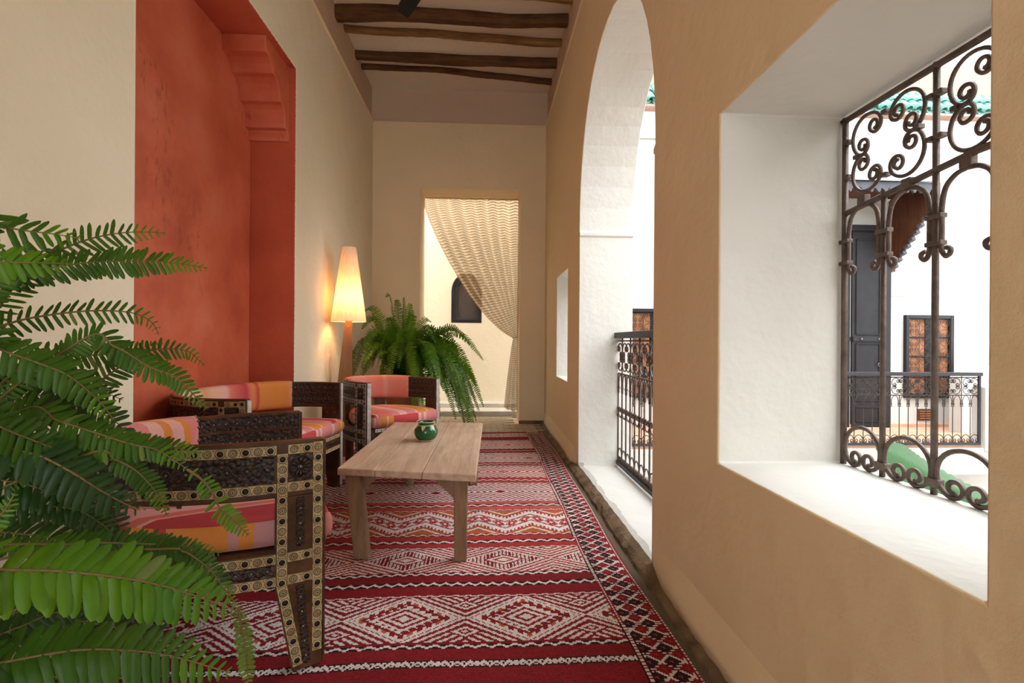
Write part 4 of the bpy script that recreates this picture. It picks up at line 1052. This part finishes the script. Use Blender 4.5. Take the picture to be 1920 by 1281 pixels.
# roof edge: glazed tiles one by one, parapet behind
rf = thing('tiled_eave', 'eave of green glazed half-round tiles along the top of the courtyard wall', 'roof', (5.4, FY, 4.62))
def tile_mesh(name, r0, r1, ln, up):
    mb = MB(); n = 6; v = []
    for y, r in ((0, r0), (ln, r1)):
        for o in (0, .012):
            for k in range(n+1):
                a = PI*k/n; v.append(((r-o)*math.cos(a), y, (r-o)*math.sin(a)*up))
    q = n+1; f = []
    for k in range(n):
        f += [(k, k+1, 2*q+k+1, 2*q+k), (q+k, 3*q+k, 3*q+k+1, q+k+1), (k, q+k, q+k+1, k+1), (2*q+k, 2*q+k+1, 3*q+k+1, 3*q+k)]
    return mb.add(v, f).data(name, M['greentile'], True)
cap, pan = tile_mesh('roof_tile', .062, .052, .30, 1), tile_mesh('roof_tile', .062, .058, .30, -.75)
sl = math.radians(46)
MB().box((0, .055, .10), (8.0, .44, .03), Matrix.Rotation(sl, 3, 'X')).build('roof_bed', M['facade'], rf)
for i in range(58):
    x = -3.9+i*.138
    for j in range(2):
        for me, dx, dz in ((cap, 0, .055), (pan, .069, .055)):
            o = link('roof_tile', me, rf); y = -.17+j*.165
            o.location = (x+dx+random.uniform(-.006, .006), y, -.085+dz+(y+.17)*math.tan(sl)+.016*j+random.uniform(-.006, .006)); o.rotation_euler = (sl, 0, random.uniform(-.03, .03))
struct('wall_parapet', MB().box((5.7, FY+.55, 5.05), (9.2, .2, 1.15)), M['pinkwall'], .02)

# small tree on the roof terrace
tr_ = thing('terrace_tree', 'bare-twigged little tree with sparse green leaves above the roof parapet', 'tree', (7.75, 8.75, 5.0))
tw = MB(); lf = MB()
def branch(p, d, ln, r, lev):
    q = p+d*ln; mid = p.lerp(q, .5)+Vector((random.uniform(-1, 1), random.uniform(-1, 1), random.uniform(-1, 1)))*ln*.06
    tw.tube([p, mid, q], [r, r*.8, r*.55], 4)
    if lev == 0:
        for _ in range(4):
            c = p.lerp(q, random.uniform(.3, 1)); a = Vector((random.uniform(-1, 1), random.uniform(-1, 1), random.uniform(-.3, 1))).normalized(); b = a.cross(Vector((0, 1, .3))).normalized(); l_ = .09
            lf.add([c, c+a*l_*.5+b*.016, c+a*l_, c+a*l_*.5-b*.016], [(0, 1, 2, 3)])
        return
    for _ in range(3):
        nd = (d+Vector((random.uniform(-1, 1), random.uniform(-1, 1), random.uniform(-.5, .7)))*.75).normalized(); branch(p.lerp(q, random.uniform(.55, 1)), nd, ln*.72, r*.6, lev-1)
branch(Vector((0, 0, 0)), Vector((0, 0, 1)), .75, .035, 1); branch(Vector((0, 0, .5)), Vector((-.75, 0, .66)).normalized(), .85, .02, 3); branch(Vector((0, 0, .5)), Vector((-.3, 0, .95)).normalized(), .8, .02, 3); branch(Vector((0, 0, .6)), Vector((.4, 0, .9)).normalized(), .8, .02, 3); branch(Vector((0, 0, .3)), Vector((-.95, -.1, .4)).normalized(), .9, .018, 3)
tw.build('branches', M['twig'], tr_); tag(lf.build('leaves', M['olive'], tr_), kind='stuff')
struct('floor_terrace', MB().box((6, 9.2, 4.45), (9, 1.6, .1)), M['terracotta'])

# banana plant rising from the courtyard
bn = thing('banana_plant', 'banana plant with one broad ribbed green leaf below the near window', 'plant', (3.55, 2.75, GZ))
def banana_leaf(base, tip, mid, hw, roll_, name='leaf'):
    P = catmull([base, mid, tip], 30); V = []; ns = len(P)-1; k = 6
    for i, p in enumerate(P):
        t = (P[min(i+1, ns)]-P[max(0, i-1)]).normalized(); sd = t.cross(Vector((0, 0, 1))).normalized(); up_ = sd.cross(t)
        sd2 = sd*math.cos(roll_)+up_*math.sin(roll_); up2 = sd2.cross(t)
        q = i/ns; w_ = hw*(min(1, q*5)**.6)*(1-max(0, (q-.55)/.45)**2.0)+.002
        for j in range(-k, k+1):
            e = j/k; V.append(p+sd2*w_*e+up2*(.10*w_*(1-abs(e)*2.2)+(.007*math.cos(i*PI) if j else 0)))
    n = 2*k+1
    me = MB().add(V, [(i*n+j, i*n+j+1, (i+1)*n+j+1, (i+1)*n+j) for i in range(ns) for j in range(n-1)])
    o = me.build(name, M['banana'], bn, True)
    MB().tube([p-Vector((0, 0, .008)) for p in P], [.016*(1-.8*i/ns) for i in range(ns+1)], 5).build('midrib', mat('banana_rib', (.45, .50, .20), .5), o, True)
    return o
O = Vector((3.55, 2.75, GZ))
MB().tube([Vector((0, 0, 0)), Vector((.03, .05, 1.6)), Vector((0, 0, 3.15)), Vector((-.02, .02, 3.75))], [.13, .11, .075, .03], 12).build('trunk', mat('banana_trunk', (.35, .34, .14), .7, (.25, .18, .09), 5), bn, True)
banana_leaf(Vector((-.02, .02, 3.72)), at(1640, 835, 2.95)-O, at(1770, 925, 2.85)-O+Vector((0, 0, .03)), .30, .55)
banana_leaf(Vector((0, 0, 3.6)), Vector((1.1, -.7, 2.6)), Vector((.6, -.4, 3.5)), .22, 0)
banana_leaf(Vector((0, 0, 3.5)), Vector((.3, 1.2, 2.2)), Vector((.15, .6, 3.2)), .20, .1)
banana_leaf(Vector((0, 0, 3.5)), Vector((.5, -1.5, 2.3)), Vector((.2, -.7, 3.3)), .22, 0)
dl = MB(); P = catmull([Vector((-.02, .02, 3.6)), at(1735, 985, 2.9)-O, at(1690, 965, 3.0)-O, at(1660, 940, 3.05)-O-Vector((0, 0, .15))], 8); V = []
for i, p in enumerate(P): V += [p+Vector((0, .02, .035+.01*math.sin(i*2))), p+Vector((0, 0, -.02)), p+Vector((.0, -.03, -.05+.012*math.sin(i*3)))]
dl.add(V, [(i*3+j, i*3+j+1, i*3+j+4, i*3+j+3) for i in range(len(P)-1) for j in range(2)]).build('dry_leaf', M['dryleaf'], bn, True)

# ------------------------------------------------------------------ ferns
def pinna_template(seed, lod=7):
    """one fern leaflet: length along +y (0..1), width along x, slightly cupped, wavy edge, blunt tip"""
    r = random.Random(seed); V, F = [], []
    for i in range(lod+1):
        t = i/lod; w_ = .5*(.93+.07*math.sin(PI*t))*(1-max(0, (t-.66)/.34)**2.4*.72)*(1+.03*(-1)**i)
        if i == 0: w_ *= .86
        z = -.16*t*t+.03*math.sin(5*t+seed); cup = .10*w_; sx = .10*t*t*(1 if seed % 2 else .6)
        V += [(-w_+sx, t, z-cup), (sx, t, z+cup*.6), (w_+sx, t, z-cup)]
    for i in range(lod): F += [(i*3, i*3+1, i*3+4, i*3+3), (i*3+1, i*3+2, i*3+5, i*3+4)]
    return V, F
PT = [pinna_template(k) for k in range(4)]
PTM = {}
def pinna_mesh(k, mk):
    if (k, mk) not in PTM: PTM[(k, mk)] = MB().add(*PT[k]).data('leaflet', M[mk], True)
    return PTM[(k, mk)]
def proj(p):
    v = p-EYE; z = v.dot(_fw); return (960+FPX*v.dot(_R)/z, 640.5-FPX*v.dot(_U)/z, z) if z > .05 else (-9999, 0, .05)
CROWN = Vector((-1.13, .92, .52))
# traced midribs: material, width of the leaflets (px), depths at both ends, points (px); density of leaflets along the rib
NEAR = [
 ('fernA', 46, .95, 1.02, [(-60, 418), (0, 425), (49, 433), (101, 439), (154, 448)], 1),
 ('fernA', 32, 1.10, 1.22, [(60, 492), (110, 470), (162, 450), (211, 439), (260, 435), (312, 437)], 1),
 ('fernB', 42, .80, .86, [(-70, 488), (-20, 491), (61, 493), (110, 494), (140, 495)], 1),
 ('fernA', 36, .98, 1.12, [(0, 512), (60, 505), (101, 502), (162, 493), (243, 490), (316, 492), (389, 503)], 1),
 ('fernC', 34, 1.05, 1.12, [(-60, 515), (0, 520), (60, 518), (110, 512)], 1),
 ('fernA', 29, .95, 1.12, [(-60, 634), (0, 612), (61, 596), (142, 585), (203, 583), (252, 588), (284, 604), (298, 628)], 1),
 ('fernA', 28, 1.12, 1.26, [(60, 672), (122, 668), (203, 664), (265, 652), (305, 640)], 1),
 ('fernA', 27, 1.06, 1.26, [(110, 770), (190, 713), (243, 677), (292, 656), (349, 658), (383, 685)], 1),
 ('fernA', 29, .98, 1.06, [(150, 640), (215, 650), (280, 688), (325, 705), (357, 734), (388, 768)], 1),
 ('fernA', 42, .86, .97, [(-50, 630), (0, 655), (61, 677), (122, 701), (162, 730), (195, 762), (214, 790)], 1),
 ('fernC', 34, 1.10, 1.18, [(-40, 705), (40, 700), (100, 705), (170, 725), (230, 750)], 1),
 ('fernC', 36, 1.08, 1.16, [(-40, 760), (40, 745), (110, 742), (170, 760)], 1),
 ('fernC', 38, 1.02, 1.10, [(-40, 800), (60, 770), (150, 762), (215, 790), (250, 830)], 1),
 ('fernA', 30, 1.00, 1.10, [(60, 840), (150, 829), (243, 833), (310, 838), (386, 851)], 1),
 ('fernA', 44, .84, .98, [(-60, 760), (0, 800), (60, 825), (120, 850), (165, 880)], 1),
 ('fernA', 34, .96, 1.04, [(40, 770), (110, 790), (180, 812), (242, 832), (290, 842), (322, 860), (350, 880)], 1),
 ('fernB', 22, 1.04, 1.08, [(350, 880), (375, 897), (395, 920), (412, 952), (437, 975), (466, 1004)], .62),
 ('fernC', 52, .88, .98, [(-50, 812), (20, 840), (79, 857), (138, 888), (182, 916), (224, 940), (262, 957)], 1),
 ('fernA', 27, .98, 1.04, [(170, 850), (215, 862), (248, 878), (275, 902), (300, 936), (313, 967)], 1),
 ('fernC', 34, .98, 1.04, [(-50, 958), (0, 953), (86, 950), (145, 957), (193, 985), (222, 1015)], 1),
 ('fernA', 31, .90, 1.00, [(150, 1020), (224, 1019), (293, 1021), (344, 1026), (413, 1037)], 1),
 ('fernB', 74, .66, .84, [(-90, 1064), (0, 1069), (103, 1071), (207, 1081), (293, 1096), (379, 1122), (441, 1145)], 1),
 ('fernA', 62, .70, .86, [(-80, 1252), (0, 1243), (138, 1220), (241, 1220), (327, 1232), (432, 1262)], 1),
 ('fernA', 28, .94, 1.0, [(300, 1030), (340, 1034), (365, 1046), (396, 1071), (423, 1108), (446, 1136)], 1),
 ('fernD', 17, 1.0, 1.02, [(446, 1140), (450, 1160), (454, 1184), (461, 1225), (466, 1290)], .8),
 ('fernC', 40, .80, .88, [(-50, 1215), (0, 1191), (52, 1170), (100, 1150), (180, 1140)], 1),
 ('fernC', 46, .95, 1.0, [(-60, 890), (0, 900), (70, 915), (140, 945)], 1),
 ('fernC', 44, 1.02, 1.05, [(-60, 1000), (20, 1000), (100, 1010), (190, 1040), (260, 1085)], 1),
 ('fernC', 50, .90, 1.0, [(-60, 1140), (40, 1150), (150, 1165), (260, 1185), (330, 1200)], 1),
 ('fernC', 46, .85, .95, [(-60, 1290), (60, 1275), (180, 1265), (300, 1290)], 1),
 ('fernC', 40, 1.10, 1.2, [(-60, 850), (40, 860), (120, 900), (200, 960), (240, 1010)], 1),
 ('fernB', 30, .72, .74, [(-60, 1010), (-20, 985), (10, 955), (28, 925)], 1),
]
RATIO = {0: (.33, .24), 1: (.34, .20), 3: (.26, .25), 5: (.40, .22), 6: (.30, .25), 7: (.32, .23), 16: (.34, .30), 20: (.27, .26), 21: (.25, .29), 22: (.27, .29), 24: (.5, .5)}   # spacing and width over length
def big_fern():
    root = thing('potted_fern', 'large potted fern with long arching fronds in the left foreground', 'plant', (-1.13, .92, 0))
    org = Vector((-1.13, .92, 0))
    MB().lathe([(.11, .0142), (.13, .022), (.165, .38), (.185, .40), (.185, .45), (.170, .455), (.160, .43), (.15, .42)], 32).build('pot', M['clay'], root, True)
    MB().lathe([(.155, .425), (.02, .445)], 20).build('soil', M['soil'], root)
    cand = []
    for fi, (mk, wpx, ya, yb, pts, dens) in enumerate(NEAR):
        n = len(pts); P = [at(x, y, ya+(yb-ya)*i/(n-1)) for i, (x, y) in enumerate(pts)]
        start = P[0]
        if pts[0][0] < 100 or dens == 1:
            c = CROWN+Vector((random.uniform(-.05, .05), random.uniform(-.05, .05), -.04))
            lead = [c, c.lerp(start, .5)+Vector((0, 0, .06))]
        else: lead = []
        if pts[0][0] > 300: lead = []
        path = catmull(lead+P, 14); seg = path[18:] if lead else path
        rad = .0030 if wpx < 50 else .0036
        fr_ = MB().tube([p-org for p in path], [rad*(1-.75*i/len(path)) for i in range(len(path))], 5).build('frond', M['fernstem'], root, True)
        # leaflets along the traced part of the rib
        L_ = [0]
        for a, b in zip(seg, seg[1:]): L_.append(L_[-1]+(b-a).length)
        tot = L_[-1]; zavg = (ya+yb)/2; ln0 = wpx/FPX*zavg; sr, wr = RATIO.get(fi, (.30, .285)); step = ln0*sr; k = int(tot/step)
        for i in range(k):
            if dens < .7 and random.random() > dens and i < k*.55: continue
            q = (i+.5)/k; s_ = q*tot; j = min(len(seg)-2, max(0, int(np.searchsorted(L_, s_))-1)); t_ = (s_-L_[j])/max(1e-6, L_[j+1]-L_[j])
            p = seg[j].lerp(seg[j+1], t_); tg = (seg[min(j+2, len(seg)-1)]-seg[max(0, j-1)]).normalized()
            nrm = ((EYE-p).normalized()*.80+Vector((0, 0, 1))*.42+Vector((random.uniform(-1, 1), random.uniform(-1, 1), random.uniform(-1, 1)))*.10)
            nrm = (nrm-tg*nrm.dot(tg)).normalized(); sd = nrm.cross(tg)
            env = min(1, .55+q*1.3)*(1-max(0, (q-.70)/.30)**1.8*.84)
            for sg in (-1, 1):
                ln = ln0*env*random.uniform(.92, 1.06); fwd = .26+.34*q*q+random.uniform(-.09, .09)
                dy = (sd*sg+tg*fwd+nrm*random.uniform(-.22, .10)).normalized(); dx = (tg-dy*tg.dot(dy)).normalized(); dz = dx.cross(dy)
                if dz.dot(nrm) < 0: dz = -dz
                wd = ln*wr*random.uniform(.90, 1.06)
                if wd < ln*.17: wd = ln*.17
                mx = orient(dx*wd, dy*ln, dz*ln, p-org)
                c = proj(p+dy*ln*.5); vis = -20 < c[0] < 1940 and 0 < c[1] < 1285
                mkk = mk
                rr = random.random()
                if mk == 'fernA' and q > .85: mkk = 'fernB'
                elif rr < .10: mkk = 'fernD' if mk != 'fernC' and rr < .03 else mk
                cand.append((ln/c[2] if vis else 0, fr_, random.randrange(4), mkk, mx))
    cand.sort(key=lambda t: -t[0])
    for _, fr_, k, mk, mx in cand[:300]:
        o = link('leaflet', pinna_mesh(k, mk), fr_); o.matrix_basis = mx
    rest = {}
    for _, fr_, k, mk, mx in cand[300:]: rest.setdefault(mk, MB()).add([mx @ Vector(v) for v in PT[k][0]], PT[k][1])
    # the remaining leaflets: one part with one slot for each leaf tone
    V, F, I = [], [], []; mats = sorted(rest)
    for mi, mk in enumerate(mats):
        o_ = len(V); V += rest[mk].v; F += [tuple(a+o_ for a in f) for f in rest[mk].f]; I += [mi]*len(rest[mk].f)
    me = bpy.data.meshes.new('small_leaflets'); me.from_pydata([tuple(v) for v in V], [], F); me.update()
    for mk in mats: me.materials.append(M[mk])
    me.polygons.foreach_set('material_index', I); me.polygons.foreach_set('use_smooth', [True]*len(F))
    tag(link('small_leaflets', me, root), kind='stuff')
big_fern()

def far_fern():
    C0 = Vector((-.80, 5.12, .70))
    root = thing('potted_fern', 'bushy fern with drooping fronds on a stand behind the far armchair', 'plant', (C0.x, C0.y, .0138))
    MB().lathe([(.13, .30), (.15, .31), (.20, .60), (.215, .61), (.215, .66), (.20, .66), (.19, .63)], 28).build('pot', M['clay'], root, True)
    MB().lathe([(.19, .64), (.02, .66)], 20).build('soil', M['soil'], root)
    MB().box((0, 0, .285), (.44, .44, .03)).build('stand_top', M['chairwood'], root, bevel=.004)
    for sx in (-1, 1):
        for sy in (-1, 1): MB().box((sx*.18, sy*.18, .135), (.05, .05, .27)).build('stand_leg', M['chairwood'], root, bevel=.004)
    R_ = random.Random(5); specs = []
    # azimuth, rise, reach, droop (hand-set outer fronds, then a fill)
    hand = [(0, .52, .55, .10), (-8, .55, .75, .40), (-20, .45, .80, .75), (-35, .40, .72, .85), (-52, .42, .62, .80), (-15, .38, .70, .95), (8, .60, .62, .30), (-62, .36, .52, .80), (20, .50, .60, .55),
            (100, .80, .20, .03), (130, .84, .30, .03), (160, .72, .42, .08), (115, .78, .26, .02), (170, .66, .38, .2), (80, .74, .22, .02), (185, .50, .52, .50), (200, .55, .45, .62), (70, .66, .16, .0), (45, .60, .30, .05), (145, .55, .4, .3), (230, .42, .42, .30), (262, .45, .40, .5), (288, .44, .46, .45), (310, .46, .52, .55), (245, .60, .25, .08), (300, .62, .28, .06)]
    for az, rise, reach, droop in hand: specs.append((math.radians(az), rise, reach, droop))
    for _ in range(46):
        specs.append((R_.uniform(0, 2*PI), R_.uniform(.28, .62), R_.uniform(.22, .50), R_.uniform(.1, .6)))
    for _ in range(22):
        specs.append((math.radians(R_.uniform(-75, 25)), R_.uniform(.36, .52), R_.uniform(.50, .74), R_.uniform(.5, 1.0)))
    for az, rise, reach, droop in specs:
        dirv = Vector((math.cos(az), math.sin(az), 0)); pts = []
        # keep clear of the two walls
        m = 26
        for i in range(m+1):
            t = i/m; p = C0+dirv*(.05+reach*(t**.85))+Vector((0, 0, -.06+rise*math.sin(min(1, t*1.15)*PI*.55)-droop*max(0, t-.35)**1.6*1.9))
            p.x = max(p.x, LX+.06); p.y = min(p.y, BY-.06); p.z = max(p.z, .06); pts.append(p-Vector((C0.x, C0.y, 0)))
        mk = R_.choice(['fernB', 'fernB', 'fernA']); rol = R_.uniform(-1.2, 1.2)
        mb = MB(); mb.tube(pts, [.003*(1-.7*i/m) for i in range(m+1)], 3)
        st = MB(); L_ = [0]
        for a, b in zip(pts, pts[1:]): L_.append(L_[-1]+(b-a).length)
        tot = L_[-1]; k = int(tot/.018)
        for i in range(k):
            q = (i+.5)/k; s_ = q*tot; j = min(m-1, max(0, int(np.searchsorted(L_, s_))-1)); p = pts[j].lerp(pts[j+1], (s_-L_[j])/max(1e-6, L_[j+1]-L_[j])); tg = (pts[min(j+2, m)]-pts[max(0, j-1)]).normalized()
            sd = tg.cross(Vector((0, 0, 1)))
            sd = sd.normalized() if sd.length > .15 else dirv.cross(Vector((0, 0, 1)))
            sd = Matrix.Rotation(rol, 3, tg) @ sd
            up_ = sd.cross(tg).normalized(); ln = .072*min(1, .35+q*4)*(1-max(0, (q-.6)/.4)**1.6*.85)
            for sg in (-1, 1):
                d = (sd*sg+tg*.28-up_*.22+Vector((R_.uniform(-1, 1), R_.uniform(-1, 1), R_.uniform(-1, 1)))*.10).normalized(); e = tg*.0066
                st.add([p-e, p+e, p+d*ln*.7+e*.9, p+d*ln, p+d*ln*.7-e*.7], [(0, 1, 2, 3, 4)])
        fr_ = mb.build('frond', M['fernstem'], root, True)
        tag(st.build('leaflets', M[mk], fr_), kind='stuff')
far_fern()
